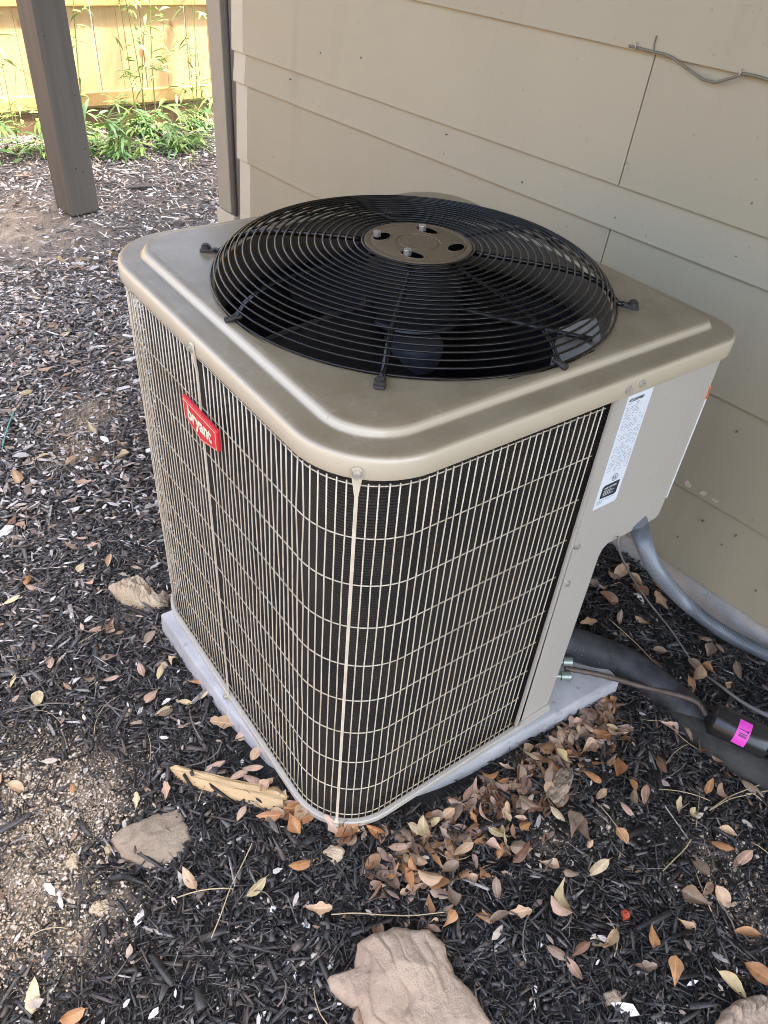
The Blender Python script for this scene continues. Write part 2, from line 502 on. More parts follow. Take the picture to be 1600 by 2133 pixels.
# ---- mulch chips
def in_pad(x, y, g=0.0):
    return (x > -.022 - g) & (x < .768 + g) & (y > -.017 - g) & (y < .702 + g) & ~((x < .2) & (y < .2) & (np.hypot(.2 - x, .2 - y) > .2 + g))
def sample(n, r0, r1, power=1.0):
    """points on the mulch bed round the spot below the photographer"""
    out = []
    need = n
    while need > 0:
        k = int(need * 1.7) + 200
        r = np.sqrt(rng.uniform(r0 ** 2, r1 ** 2, k)) if power == 1 else r0 + (r1 - r0) * rng.uniform(0, 1, k) ** power
        th = rng.uniform(math.radians(-28), math.radians(118), k)
        x = -.39 + r * np.cos(th); y = -.54 + r * np.sin(th)
        wall_x = 1.1387 - (y - .3) * math.tan(WYAW)
        ok = ~in_pad(x, y) & ((x < wall_x - .01) | (y > 2.33)) & (y < 4.6)
        p = np.stack([x[ok], y[ok]], 1)[:need]
        out.append(p); need -= len(p)
    return np.concatenate(out)
def frames(n, pitch):
    yaw = rng.uniform(0, 2 * math.pi, n); pit = rng.normal(0, pitch, n); rol = rng.normal(0, .35, n)
    cy, sy_, cp, sp, cr, sr = np.cos(yaw), np.sin(yaw), np.cos(pit), np.sin(pit), np.cos(rol), np.sin(rol)
    t = np.stack([cy * cp, sy_ * cp, sp], 1)
    s0 = np.stack([-sy_, cy, np.zeros(n)], 1); u0 = np.cross(t, s0)
    s = s0 * cr[:, None] + u0 * sr[:, None]; u = -s0 * sr[:, None] + u0 * cr[:, None]
    return t, s, u
BOXF = np.array([[0, 3, 2, 1], [4, 5, 6, 7], [0, 1, 5, 4], [1, 2, 6, 5], [2, 3, 7, 6], [3, 0, 4, 7]])
def splinters(P, L, Wd, T, zoff, colr, name, mat, pitch=.22):
    n = len(P)
    t, s, u = frames(n, pitch)
    sg = np.array([[-1, -1, -1], [1, -1, -1], [1, 1, -1], [-1, 1, -1], [-1, -1, 1], [1, -1, 1], [1, 1, 1], [-1, 1, 1]], float)
    loc = sg[None] * np.ones((n, 8, 1))
    taper = rng.uniform(.25, 1.0, (n, 1)); taper2 = rng.uniform(.3, 1.0, (n, 1))
    end = (sg[:, 0] > 0)
    loc[:, end, 1] *= taper; loc[:, end, 2] *= taper
    loc[:, ~end, 1] *= taper2; loc[:, ~end, 2] *= taper2
    loc[:, :, 0] += rng.uniform(-.28, .28, (n, 8)); loc[:, :, 1] += rng.uniform(-.25, .25, (n, 8)); loc[:, :, 2] += rng.uniform(-.25, .25, (n, 8))
    V = np.stack([P[:, 0], P[:, 1], gz(P[:, 0], P[:, 1]) + zoff], 1)[:, None, :] \
        + loc[:, :, :1] * (L / 2)[:, None, None] * t[:, None] + loc[:, :, 1:2] * (Wd / 2)[:, None, None] * s[:, None] + loc[:, :, 2:] * (T / 2)[:, None, None] * u[:, None]
    F_ = (BOXF[None] + 8 * np.arange(n)[:, None, None]).reshape(-1, 4)
    C_ = np.repeat(colr[:, None, :], 8, 1).reshape(-1, 3)
    return stuff(put(name, arr_mesh(name, V.reshape(-1, 3), F_, mat, C_), mat))
def chip_cols(n, P):
    g = rng.lognormal(math.log(.030), .75, n)
    c = np.stack([g, g * .92, g * .82], 1)
    br = rng.random(n) < .14
    c[br] = np.stack([rng.uniform(.05, .12, br.sum())] * 3, 1) * np.array([1, .78, .6])
    pale = rng.random(n) < (.014 + .16 * np.clip((P[:, 1] - .5) / 2.2, 0, 1))
    c[pale] = np.stack([rng.uniform(.13, .38, pale.sum())] * 3, 1) * np.array([1, .92, .82])
    yb_ = np.clip((P[:, 1] - .25) / 2.3, 0, 1)[:, None]
    c = c * (1 + 3.0 * yb_) + np.array([.062, .056, .050]) * yb_
    return c
def chips(n, r0, r1, size, name, label, power=1.0):
    P = sample(n, r0, r1, power)
    keep = rng.random(len(P)) > np.clip(sandy(P[:, 0], P[:, 1]) * 1.45, 0, .95)
    P = P[keep]; n = len(P)
    L = np.clip(rng.lognormal(math.log(.021 * size), .5, n), .006, .075 * size); Wd = np.clip(rng.lognormal(math.log(.0042 * size), .42, n), .0012, .014 * size)
    T = Wd * rng.uniform(.35, .8, n)
    o = splinters(P, L, Wd, T, rng.uniform(-.003, .011, n) * size ** .5, chip_cols(n, P), name, M['chips'])
    return tag(o, label, 'mulch')
chips(62000, .25, 1.75, 1.0, 'shredded_mulch', 'black dyed shredded mulch covering the ground around the cooling unit')
chips(42000, 1.7, 3.2, 1.3, 'shredded_mulch', 'greying shredded mulch on the ground left behind the cooling unit')
chips(40000, 3.1, 6.2, 1.4, 'shredded_mulch', 'weathered mulch and litter on the ground before the fence')

def fibres(n, r0, r1, name, label):
    P = sample(n, r0, r1); n = len(P)
    L = np.clip(rng.lognormal(math.log(.026), .5, n), .008, .09); Wd = rng.uniform(.0006, .0016, n)
    g = rng.lognormal(math.log(.06), .7, n); c = np.stack([g, g * .87, g * .72], 1)
    tag(splinters(P, L, Wd, Wd * .7, rng.uniform(.002, .014, n), c, name, M['chips'], .28), label, 'mulch')
fibres(15000, .25, 2.2, 'mulch_fibres', 'thin brown wood fibres tangled through the black mulch')
grit_c = np.array([[.035, .028, .022], [.06, .047, .036], [.10, .08, .06], [.02, .018, .016]])
P_ = sample(26000, .25, 1.9); L_ = np.clip(rng.lognormal(math.log(.0032), .55, len(P_)), .001, .012)
tag(splinters(P_, L_, L_ * rng.uniform(.5, .95, len(P_)), L_ * rng.uniform(.4, .8, len(P_)), rng.uniform(.0, .009, len(P_)), grit_c[rng.integers(0, 4, len(P_))] * rng.uniform(.6, 1.5, (len(P_), 1)), 'mulch_crumbs', M['grit'], .5), 'fine dark crumbs and dust lying between the mulch chips', 'mulch')
chips(1500, .25, 1.9, 2.0, 'mulch_chunk', 'larger black bark chunks lying on top of the shredded mulch')

# ---- small leaf flakes (litter too small to count)
def flakes(n, r0, r1, size, name, label, dens, power=1.0):
    P = sample(n, r0, r1, power)
    P = P[rng.random(len(P)) < dens(P)]
    n = len(P)
    t, s, u = frames(n, .25)
    L = np.clip(rng.lognormal(math.log(.016 * size), .4, n), .005, .05 * size); Wd = L * rng.uniform(.25, .5, n)
    cx = np.array([-1, -.35, .45, 1, .45, -.35]); cyy = np.array([0, .85, .9, 0, -.9, -.85])
    curl = rng.uniform(-.25, .6, n)
    loc = np.zeros((n, 6, 3)); loc[:, :, 0] = cx; loc[:, :, 1] = cyy + rng.uniform(-.2, .2, (n, 6))
    loc[:, :, 2] = (cyy[None] ** 2) * curl[:, None] + (cx[None] ** 2) * rng.uniform(-.2, .4, (n, 1))
    base = np.stack([P[:, 0], P[:, 1], gz(P[:, 0], P[:, 1]) + rng.uniform(.006, .015, n) * size ** .5], 1)
    V = base[:, None] + loc[:, :, :1] * (L / 2)[:, None, None] * t[:, None] + loc[:, :, 1:2] * (Wd / 2)[:, None, None] * s[:, None] + loc[:, :, 2:] * (Wd / 2)[:, None, None] * u[:, None]
    q = np.array([[0, 1, 2, 5], [5, 2, 4, 4], [2, 3, 4, 4]])
    tri = np.array([[0, 1, 5], [1, 2, 5], [5, 2, 4], [2, 3, 4]])
    F_ = (tri[None] + 6 * np.arange(n)[:, None, None]).reshape(-1, 3)
    pal = np.array([[.50, .42, .33], [.60, .54, .47], [.32, .21, .13], [.46, .34, .24], [.24, .18, .14], [.68, .63, .57]])
    c = pal[rng.integers(0, 6, n)] * rng.uniform(.6, 1.1, (n, 1))
    me = arr_mesh(name, V.reshape(-1, 3), F_, M['flakes'], np.repeat(c[:, None], 6, 1).reshape(-1, 3))
    return tag(stuff(put(name, me, M['flakes'])), label, 'leaf litter')
flakes(6000, .25, 1.75, 1.0, 'leaf_litter', 'scattered crumbs of dry leaf on the near black mulch', lambda P: .16 + .8 * np.clip((P[:, 1] - .5) / .9, 0, 1))
flakes(15000, 1.7, 3.4, 1.25, 'leaf_litter', 'pale dry leaf flakes strewn over the mulch left of the unit', lambda P: .35 + .6 * np.clip((P[:, 1] - .8) / 1.4, 0, 1))
flakes(12000, 3.3, 6.2, 1.35, 'leaf_litter', 'dry leaf litter on the ground by the post and fence', lambda P: .9 + 0 * P[:, 0])

# ---- grit on the sandy patches, white perlite crumbs
def grit(n, centre_fn, size, cols, name, label):
    P = centre_fn(n); n = len(P)
    L = np.clip(rng.lognormal(math.log(size), .5, n), size * .4, size * 3.2)
    c = cols[rng.integers(0, len(cols), n)] * rng.uniform(.7, 1.15, (n, 1))
    return tag(splinters(P, L, L * rng.uniform(.6, .95, n), L * rng.uniform(.5, .8, n), rng.uniform(.001, .007, n), c, name, M['grit'], .5), label, 'grit')
def near_patches(n):
    out = []
    for a, b, r, s in PATCH[:15]:
        k = int(n * (r * r * s) / sum(q[2] ** 2 * q[3] for q in PATCH[:15]))
        out.append(np.stack([rng.normal(a, r * .8, k), rng.normal(b, r * .8, k)], 1))
    P = np.concatenate(out); return P[~in_pad(P[:, 0], P[:, 1])]
grit(14000, near_patches, .0031, np.array([[.50, .40, .28], [.58, .48, .36], [.42, .32, .21], [.64, .56, .45]]), 'sandy_grit', 'sandy grit and crumbs on the bare soil patches')
def perl(n):
    out = []
    for px, py, r, k in [(500, 1930, .035, 22), (470, 2040, .03, 20), (620, 1990, .03, 18), (690, 2040, .03, 16), (560, 1890, .03, 12), (1120, 2040, .1, 14), (600, 2090, .04, 20), (350, 1900, .06, 10)]:
        p = ground_at(px, py); out.append(np.stack([rng.normal(p[0], r, k), rng.normal(p[1], r, k)], 1))
    return np.concatenate(out)
grit(0, perl, .0062, np.array([[.72, .71, .68], [.62, .60, .56], [.55, .47, .38]]), 'perlite_crumbs', 'white perlite crumbs and pebbles on the black mulch in front')

# ---- the house wall
house = empty('house', wl(0, 0))
tag(house, 'taupe clapboard house wall behind the cooling unit', 'house')
S_END = 1.905; S_SPLIT = .275
laps = [0.04, .264, .519, .774, .868, 1.1235, 1.378, 1.633, 1.888, 2.143, 2.398, 2.653]
def hp(name, mb, mat, parent=None, **k):
    o = mb.build(name, mat, None, **k)
    if parent is None: reparent_keep(o, house)
    else: o.parent = parent
    return o
def siding(s0, s1, z0, z1, mat, lift=.0):
    mb = MB()
    b, t = .0155 + lift, .0045 + lift
    zt = z1 + .018
    mb.hexa([wl(s0, z0, -.01), wl(s1, z0, -.01), wl(s1, z0, b), wl(s0, z0, b), wl(s0, zt, -.01), wl(s1, zt, -.01), wl(s1, zt, t - .003), wl(s0, zt, t - .003)])
    return hp('siding_board', mb, mat, bevel=.0012)
for k in range(len(laps) - 1):
    z0, z1 = laps[k], laps[k + 1]
    if k in (2, 4):
        siding(-3.2, S_SPLIT - .0012, z0, z1, M['siding']); siding(S_SPLIT + .0012, S_END - .075, z0, z1, M['siding'])
    else:
        sp = {0: 1.2, 1: -.9, 3: -1.3, 5: 2.4}.get(k, .9)
        if sp < S_END - .1:
            siding(-3.2, sp - .0012, z0, z1, M['siding']); siding(sp + .0012, S_END - .075, z0, z1, M['siding'])
        else: siding(-3.2, S_END - .075, z0, z1, M['siding'])
    siding(S_END - .073, S_END, z0, z1, M['cream'], -.001)  # cream board ends: the brighter light by the corner put into the colour
mb = MB(); mb.hexa([wl(-3.2, -.4, -.25), wl(2.02, -.4, -.25), wl(2.02, -.4, -.004), wl(-3.2, -.4, -.004), wl(-3.2, .037, -.25), wl(2.02, .037, -.25), wl(2.02, .037, -.004), wl(-3.2, .037, -.004)])
hp('foundation', mb, M['found'])
mb = MB(); mb.hexa([wl(-3.2, .038, -.25), wl(2.03, .038, -.25), wl(2.03, .038, -.0105), wl(-3.2, .038, -.0105), wl(-3.2, 2.65, -.25), wl(2.03, 2.65, -.25), wl(2.03, 2.65, -.0105), wl(-3.2, 2.65, -.0105)])
hp('wall_core', mb, M['trim'])
mb = MB(); mb.hexa([wl(1.955, .30, -.01), wl(2.045, .30, -.01), wl(2.045, .30, .022), wl(1.955, .30, .022), wl(1.955, 2.65, -.01), wl(2.045, 2.65, -.01), wl(2.045, 2.65, .022), wl(1.955, 2.65, .022)])
hp('corner_trim', mb, M['trim'], bevel=.003)
mb = MB(); mb.hexa([wl(1.93, -.1, -.01), wl(2.06, -.1, -.01), wl(2.06, -.1, .026), wl(1.93, -.1, .026), wl(1.93, .297, -.01), wl(2.06, .297, -.01), wl(2.06, .297, .026), wl(1.93, .297, .026)])
hp('trim_base_block', mb, M['cream'], bevel=.003)
# nail heads and holes, pale chips where paint has gone
nails = []
for px, py in [(1300, 362), (1308, 340), (1567, 423), (1282, 453), (1089, 380), (1088, 379), (929, 280), (925, 320), (752, 120), (668, 110), (571, 327), (604, 165), (1533, 534), (1464, 1086), (1532, 1117), (1503, 1135), (1412, 1118), (1575, 1230), (1415, 1185), (1534, 900), (1310, 350), (667, 222)]:
    P = onwall(px, py, .0115)
    mb = MB(); r = random.uniform(.0011, .0023)
    q = [tuple(P + W_D * r * math.cos(a) + np.array([0, 0, 1]) * r * math.sin(a) * 1.2) for a in np.linspace(0, 2 * math.pi, 8, endpoint=False)]
    mb.prism(q, -W_N * .006, W_N * .0022)
    hp('nail', mb, M['twig']); nails.append(1)
for poly in ([(1427, 1003), (1432, 1001), (1441, 1013), (1437, 1016), (1428, 1012)], [(1457, 1025), (1464, 1022), (1474, 1027), (1467, 1033), (1460, 1030)], [(1481, 1038), (1497, 1045), (1492, 1048)]):
    mb = MB(); mb.prism([tuple(onwall(a, b, .0155)) for a, b in poly], -W_N * .003, W_N * .0006); hp('peeled_paint_chip', mb, M['cream'])
# cable down beside the trim
mb = MB(); mb.tube([wl(1.933 + .004 * math.sin(z * 5), z, .012) for z in np.linspace(.2, 2.6, 20)], .0075, 6)
o = mb.build('black_cable', M['cable'], smooth=True); tag(o, 'black cable running down the wall beside the corner trim', 'cable')
# painted cable sagging along the clapboard edge
pts = [(1310, 95), (1345, 104), (1385, 113), (1402, 121), (1430, 142), (1465, 166), (1490, 172), (1525, 162), (1548, 153), (1575, 158), (1600, 166), (1680, 190)]
mb = MB(); mb.tube([tuple(onwall(a, b, .019)) for a, b in pts], .0026, 6)
wc = mb.build('wall_cable', M['wallcable'], smooth=True); tag(wc, 'thin painted cable sagging along the upper clapboard edge', 'cable')
for a, b in ((1327, 96), (1545, 152)):
    P = onwall(a, b, .018); mb = MB(); mb.tube([tuple(P + np.array([0, 0, dz]) + W_N * o_) for dz, o_ in ((-.006, .0), (-.003, .005), (.003, .005), (.006, 0))], .0012, 5); mb.build('clip', M['steel'], wc)
pts = [(1362, 110), (1363, 90), (1368, 74)]
mb = MB(); mb.tube([tuple(onwall(a, b, .016)) for a, b in pts], .0016, 5); mb.build('loose_end', M['wallcable'], wc)

# ---- deck overhead (shade), its post
deck = empty('deck', (0, 0, 2.5)); tag(deck, 'timber deck overhead resting on the grey post', 'deck')
mb = MB()
for k in range(int(6.6 / .145)):
    y0 = -3.1 + k * .145; mb.box((-.5, y0, 2.56), (3.6, y0 + .14, 2.59))
for k in range(11):
    x0 = -.45 + k * .4; mb.box((x0, -3.1, 2.36), (x0 + .04, 3.5, 2.56))
o = mb.build('deck_floor', M['post']); reparent_keep(o, deck)
PB = ground_at(173, 450)
post = empty('deck_post', (float(PB[0]), float(PB[1]), float(gz(PB[0], PB[1])))); post.location.y += .06
tag(post, 'taupe square timber post standing in the leaf litter at left', 'post')
post.rotation_euler = (0, 0, .17)
mb = MB(); mb.box((-.073, -.073, .012), (.073, .073, 2.62)); mb.build('shaft', M['post'], post, bevel=.005)
mb = MB(); mb.box((-.05, -.05, -.05), (.05, .05, .012)); mb.build('base_bracket', M['darkbolt'], post)
for x_, z_ in ((.045, .52), (.05, .30), (-.01, .22), (.02, .2), (-.045, .75)):
    mb = MB(); mb.tube([(x_, -.0735, z_), (x_, -.0755, z_)], .0035, 6); mb.build('nail', M['darkbolt'], post)

# ---- fence
FY = 4.62
fence = empty('fence', (0.8, FY, .02)); tag(fence, 'new yellow pine privacy fence with horizontal rails behind the bamboo', 'fence')
fx = -2.2; k = 0
pk = [MB().box((-.069, -.009, -.0), (.069, .009, 1.9)).mesh('picket') for _ in range(1)]
for m_ in pk: m_.materials.append(M['fence'])
while fx < 3.6:
    wdt = .139
    o = bpy.data.objects.new('picket', pk[0]); COL.objects.link(o); o.parent = fence
    o.location = (fx - .8, .03 + random.uniform(-.002, .002), .03); o.rotation_euler = (0, random.uniform(-.004, .004), 0)
    k += 1
    fx += wdt + (.0075 if k % 2 else .0015)
for z0 in (.145, .655, 1.3):
    mb = MB(); mb.box((-3.0, -.02, z0), (2.9, .02, z0 + .075)); mb.build('rail', M['rail'], fence, bevel=.004)
mb = MB(); mb.box((-3.0, .002, -.06), (2.9, .0195, .125)); mb.build('kickboard', M['kick'], fence)

side = empty('fence', (-3.4, 0, .0)); tag(side, 'unseen pine fence added on the left for warm bounce light', 'fence')  # out of view, added to bounce warm light onto the unit's left face
mb = MB()
for k in range(62): mb.box((-.009, -4.6 + k * .147, .03), (.009, -4.6 + k * .147 + .14, 1.9))
stuff(mb.build('added_unseen_pickets', M['fence'], side))
for z0 in (.145, .655, 1.3):
    mb = MB(); mb.box((.01, -4.6, z0), (.05, 4.5, z0 + .075)); mb.build('rail', M['fence'], side)

# ---- bamboo in front of the fence
def bamboo(px, py, y, culms, nleaf, spread, dense_h, label, seed, y_leaf=(.08, .15), mat=('green1', 'green2')):
    r = np.random.default_rng(seed)
    p = at(px, py, 1, y)
    base = (float(p[0]), y, float(gz(p[0], y)))
    root = empty('bamboo', base); tag(root, label, 'bamboo', 'bamboo along the fence')
    nodes = []
    for h, lx, ly in culms:
        x0, y0 = r.normal(0, spread * .25), r.normal(0, spread * .2)
        pts = []
        for t in np.linspace(0, 1, 9):
            b = t ** 1.7
            pts.append((x0 + lx * b, y0 + ly * b, -.01 + h * t))
        rad = .0026 + .0012 * h
        mb = MB(); mb.tube(pts, [rad * (1 - .75 * t) for t in np.linspace(0, 1, 9)], 5); mb.build('culm', M['culm'], root, smooth=True)
        for t in np.linspace(.22, 1, max(3, int(h * 13))):
            i = t * 8; a = np.array(pts[int(min(i, 7))]); b_ = np.array(pts[int(min(i, 7)) + 1]); q = a + (b_ - a) * (i - int(min(i, 7)))
            nodes.append((q, h))
    for mi, mt in enumerate(mat):
        V = []; Fc = []
        for c_i in range(nleaf // 8):
          if r.random() < .5 or not nodes:
              ang = r.uniform(0, 6.28); rr = spread * math.sqrt(r.random())
              q0 = np.array([rr * math.cos(ang), rr * .7 * math.sin(ang), max(.02, abs(r.normal(dense_h * .6, dense_h * .5)))])
          else:
              q0, h = nodes[r.integers(len(nodes))]
              side_ = r.uniform(0, 6.28); q0 = q0 + np.array([math.cos(side_), math.sin(side_), r.uniform(-.2, .5)]) * r.uniform(.0, .11)
          yaw0 = r.uniform(0, 6.28)
          for _ in range(r.integers(3, 6)):
            q = q0 + r.normal(0, .006, 3)
            yaw = yaw0 + r.normal(0, .75); pit = r.normal(.0, .3); L = r.uniform(*y_leaf); wd = L * r.uniform(.10, .17)
            t = np.array([math.cos(yaw) * math.cos(pit), math.sin(yaw) * math.cos(pit), math.sin(pit)]); s = np.array([-math.sin(yaw), math.cos(yaw), r.normal(0, .4)]); s /= np.linalg.norm(s)
            dr = np.array([0, 0, -.25 * L])
            o = len(V)
            V += [q, q + t * L * .35 + s * wd * .5, q + t * L * .35 + np.array([0, 0, -wd * .12]), q + t * L * .35 - s * wd * .5, q + t * L * .7 + s * wd * .38 + dr * .3, q + t * L * .7 - s * wd * .38 + dr * .3, q + t * L + dr]
            Fc += [(o, o + 1, o + 2), (o, o + 2, o + 3), (o + 1, o + 4, o + 2), (o + 2, o + 4, o + 5), (o + 2, o + 5, o + 3), (o + 4, o + 6, o + 5)]
        me = arr_mesh('foliage', np.array(V), np.array(Fc), M[mt])
        stuff(put('foliage', me, M[mt], root))
bamboo(232, 300, 4.10, [(.30, -.05, 0), (.25, .1, .05), (.28, .05, -.05)], 270, .18, .09, 'bushy green bamboo clump growing right beside the post', 1)
bamboo(372, 285, 4.10, [(.34, .1, 0), (.26, -.1, .05), (.22, .15, .05), (.25, 0, .0)], 220, .20, .09, 'bushy bamboo clump nearest the house corner', 2)
bamboo(300, 240, 4.38, [(1.35, .12, 0), (1.2, -.12, -.05), (1.05, .2, 0), (.95, -.02, .0)], 560, .10, .1, 'tall thin bamboo stems rising against the middle of the fence', 3, (.06, .12), ('green2', 'green1'))
bamboo(415, 235, 4.42, [(1.1, .08, 0), (.9, -.05, -.03), (.8, .02, .03)], 320, .08, .08, 'sparse tall bamboo beside the house corner trim', 4, (.06, .12), ('green2', 'green1'))
bamboo(175, 235, 4.40, [(1.2, .12, 0), (.85, .05, -.05)], 230, .08, .1, 'sparse bamboo stems just right of the post', 5, (.06, .12), ('green2', 'green1'))
bamboo(20, 288, 4.25, [(.5, .1, 0), (.45, -.1, -.03), (.7, .03, .03)], 170, .18, .12, 'low bamboo sprouts left of the post', 6, (.08, .15))
bamboo(88, 282, 4.2, [(.25, .05, 0), (.22, -.03, 0)], 70, .09, .1, 'small bamboo tuft against the left side of the post', 7)
bamboo(408, 345, 3.75, [(.26, -.05, .05), (.22, .04, 0)], 26, .04, .2, 'single pale bamboo shoot in front of the clumps', 8, (.06, .1), ('green2', 'green2'))

# ================================================================== THE COOLING UNIT
LX, LY = .772, .790
def rrect(x0, y0, x1, y1, r, n=12, start=None):
    """rounded rectangle, ccw from above; r = (front, right, back, left) radii at (x0,y0),(x1,y0),(x1,y1),(x0,y1)"""
    pts = []
    for (cx, cy, a0, rr) in ((x0 + r[0], y0 + r[0], math.pi, r[0]), (x1 - r[1], y0 + r[1], 1.5 * math.pi, r[1]), (x1 - r[2], y1 - r[2], 0, r[2]), (x0 + r[3], y1 - r[3], .5 * math.pi, r[3])):
        for k in range(n + 1):
            a = a0 + .5 * math.pi * k / n
            pts.append((cx + rr * math.cos(a), cy + rr * math.sin(a)))
    return pts
RAD = (.125, .06, .11, .125)
def inset_loop(d, z, n=12):
    return [(x, y, z) for x, y in rrect(d, d, LX - d, LY - d, tuple(max(.012, q - d) for q in RAD), n)]
unit = empty('air_conditioner', (LX / 2, LY / 2, 0)); tag(unit, 'beige outdoor air conditioning condenser with black fan guard on a grey pad', 'air conditioner')
UO = tuple(-c for c in unit.location)
def up(name, mb, mat, parent=None, **k):
    o = mb.build(name, mat, None, **k)
    o.parent = parent or unit
    if parent is None: o.location = UO
    return o
FC = (.384, .384)
ZL = .846; ZP = .8595
# lid
prof = [(.007, .812), (.0012, .8125), (0, .8145), (0, .836), (.0012, .8405), (.004, .8438), (.0085, .8456), (.0125, .846), (.0145, .846), (.034, .8461), (.036, .8462), (.0385, .8468), (.041, .849), (.0435, .8535), (.0465, .8570), (.051, .8590), (.0555, .8595), (.058, .8595), (.0605, .8595)]
mb = MB()
loops = [inset_loop(d, z) for d, z in prof]
def circ_like(loop, R, z):
    out = []
    for x, y, _ in loop:
        a = math.atan2(y - FC[1], x - FC[0]); out.append((FC[0] + R * math.cos(a), FC[1] + R * math.sin(a), z))
    return out
last = loops[-1]
mid = [((a[0] + b[0]) / 2, (a[1] + b[1]) / 2, ZP) for a, b in zip(last, circ_like(last, .324, ZP))]
def densify(l, k=3):
    out = []
    for i in range(len(l)):
        a = l[i]; b = l[(i + 1) % len(l)]
        d = math.dist(a, b); kk = 8 if d > .1 else 1
        for j in range(kk): out.append(tuple(a[q] + (b[q] - a[q]) * j / kk for q in range(3)))
    return out
ref = inset_loop(0, 0)
def dens_same(l):
    out = []
    for i in range(len(l)):
        a = l[i]; b = l[(i + 1) % len(l)]; kk = 10 if math.dist(ref[i], ref[(i + 1) % len(l)]) > .1 else 1
        for j in range(kk): out.append(tuple(a[q] + (b[q] - a[q]) * j / kk for q in range(3)))
    return out
loops = [dens_same(l) for l in loops]
last = loops[-1]
c0 = circ_like(last, .3245, ZP)
loops += [[tuple((a[q] + b[q]) / 2 for q in range(3)) for a, b in zip(last, c0)], circ_like(last, .3275, ZP), circ_like(last, .326, ZP), c0]
for R, z in ((.3225, .8588), (.3212, .857), (.3205, .853)):
    loops.append(circ_like(last, R, z))
mb.loft(loops)
lid = up('lid', mb, M['paint'], smooth=True, sharp=50)
# fan shroud hanging in the lid
mb = MB(); mb.loft([[(FC[0] + R * math.cos(a), FC[1] + R * math.sin(a), z) for a in np.linspace(0, 2 * math.pi, 96, endpoint=False)] for R, z in ((.3203, .854), (.316, .835), (.312, .80), (.318, .775), (.34, .765), (.375, .7645))])
up('fan_shroud', mb, M['shroud'], smooth=True)
# coil
mb = MB()
cin = .030
_cl = rrect(cin, cin, LX - cin, LY - cin, tuple(q - cin for q in RAD), 16)
_cp = [(.4625, cin)] + _cl[:17][::-1] + _cl[51:][::-1] + _cl[34:51][::-1] + [(LX - cin, .268)]
_cp = [(.4655, .0075), (.4652, .02), (.4648, cin), (.36, cin), (.26, cin)] + _cp[1:]
mb.loft([[(x, y, z) for x, y in _cp] for z in (.018, .28, .55, .815)], False)
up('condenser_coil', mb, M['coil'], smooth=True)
# base pan : rim and floor
mb = MB()
def pan_loop(d, z):
    l = [(x, y) for x, y, _ in inset_loop(d, z)]; a = l[:13]; rest = l[26:]
    return [(x, y, z) for x, y in a + [(.20, d), (.30, d), (.40, d), (.50, d), (.562 - d * .3, d), (.568 - d * .6, d * 1.0 + .006), (.572 - d, .10), (.755 - d, .25), (LX - d, .28)] + rest]
mb.loft([pan_loop(.004, .001), pan_loop(.0, .0015), pan_loop(0, .0135), pan_loop(.0015, .015), pan_loop(.009, .015), pan_loop(.0105, .0135), pan_loop(.0108, .005)])
rim = up('base_pan', mb, M['body'], smooth=True, sharp=40)
mb = MB(); mb.add(pan_loop(.0106, .0052), [tuple(range(len(pan_loop(.0106, .005))))]); mb.build('pan_floor', M['dirt'], rim)
# ---- wire guard
PATH = []
gi = .0075
loop = rrect(gi, gi, LX - gi, LY - gi, tuple(q - gi for q in RAD), 24)
nq = 25
front, right, back, left = loop[:nq], loop[nq:2 * nq], loop[2 * nq:3 * nq], loop[3 * nq:]
PATH = [(.4535, gi)] + front[::-1] + left[::-1] + back[::-1][:13]
PATH = np.array(PATH); seg = np.linalg.norm(np.diff(PATH, axis=0), axis=1); cum = np.concatenate([[0], np.cumsum(seg)])
def path_at(s):
    i = min(int(np.searchsorted(cum, s, 'right')) - 1, len(seg) - 1); i = max(i, 0)
    t = (s - cum[i]) / seg[i]; p = PATH[i] + (PATH[i + 1] - PATH[i]) * t; d = (PATH[i + 1] - PATH[i]) / seg[i]
    return p, d
s_front = None
for s in np.linspace(0, cum[-1], 4000):
    p, d = path_at(s)
    if s_front is None and p[0] <= p[1] + .002 and p[0] < .1: s_front = s
    if p[0] < gi + 1e-4 and abs(p[1] - .395) < .0005: s_left = s
guard = empty('coil_guard'); guard.parent = unit; guard.location = UO; guard['label'] = 'beige welded wire guard around the dark coil'
wire_me = []
for v in range(4):
    mb = MB(); zz = np.linspace(.017, .8035, 10)
    am = [.0, .0006, .0009, .0013][v]
    mb.tube([(am * math.sin(3.1 * k + v), am * math.cos(2.3 * k + v * 2), z) for k, z in enumerate(zz)], .0011, 6)
    me = mb.mesh('vertical_wire', True); me.materials.append(M['wire']); wire_me.append(me)
PITCH = .0132
s = s_front % PITCH
s_left = s_front + round((s_left - s_front) / PITCH) * PITCH
kk = 0
while s < cum[-1] - .002:
    if min(abs(s - s_front), abs(s - s_left)) > PITCH * .33:
        p, d = path_at(s)
        o = bpy.data.objects.new('vertical_wire', wire_me[(kk * 7 + kk // 5) % 4] if p[0] < .02 else wire_me[kk % 2]); COL.objects.link(o); o.parent = guard
        o.location = (p[0], p[1], random.uniform(-.0012, .0012)); o.rotation_euler = (0, 0, random.uniform(0, 6))
        kk += 1
    s += PITCH
ss = np.linspace(0, cum[-1], 200)
for k in range(10):
    z = .7975 - .0853 * k
    if k == 9: z = .027
    mb = MB(); pts = []
    for q in ss:
        p, d = path_at(q); nrm = np.array([d[1], -d[0]])
        pp = p - nrm * -.0028
        pts.append((pp[0], pp[1], z + .0008 * math.sin(q * 9 + k)))
    mb.tube(pts, .00095, 6); mb.build('horizontal_wire', M['wire'], guard, smooth=True)
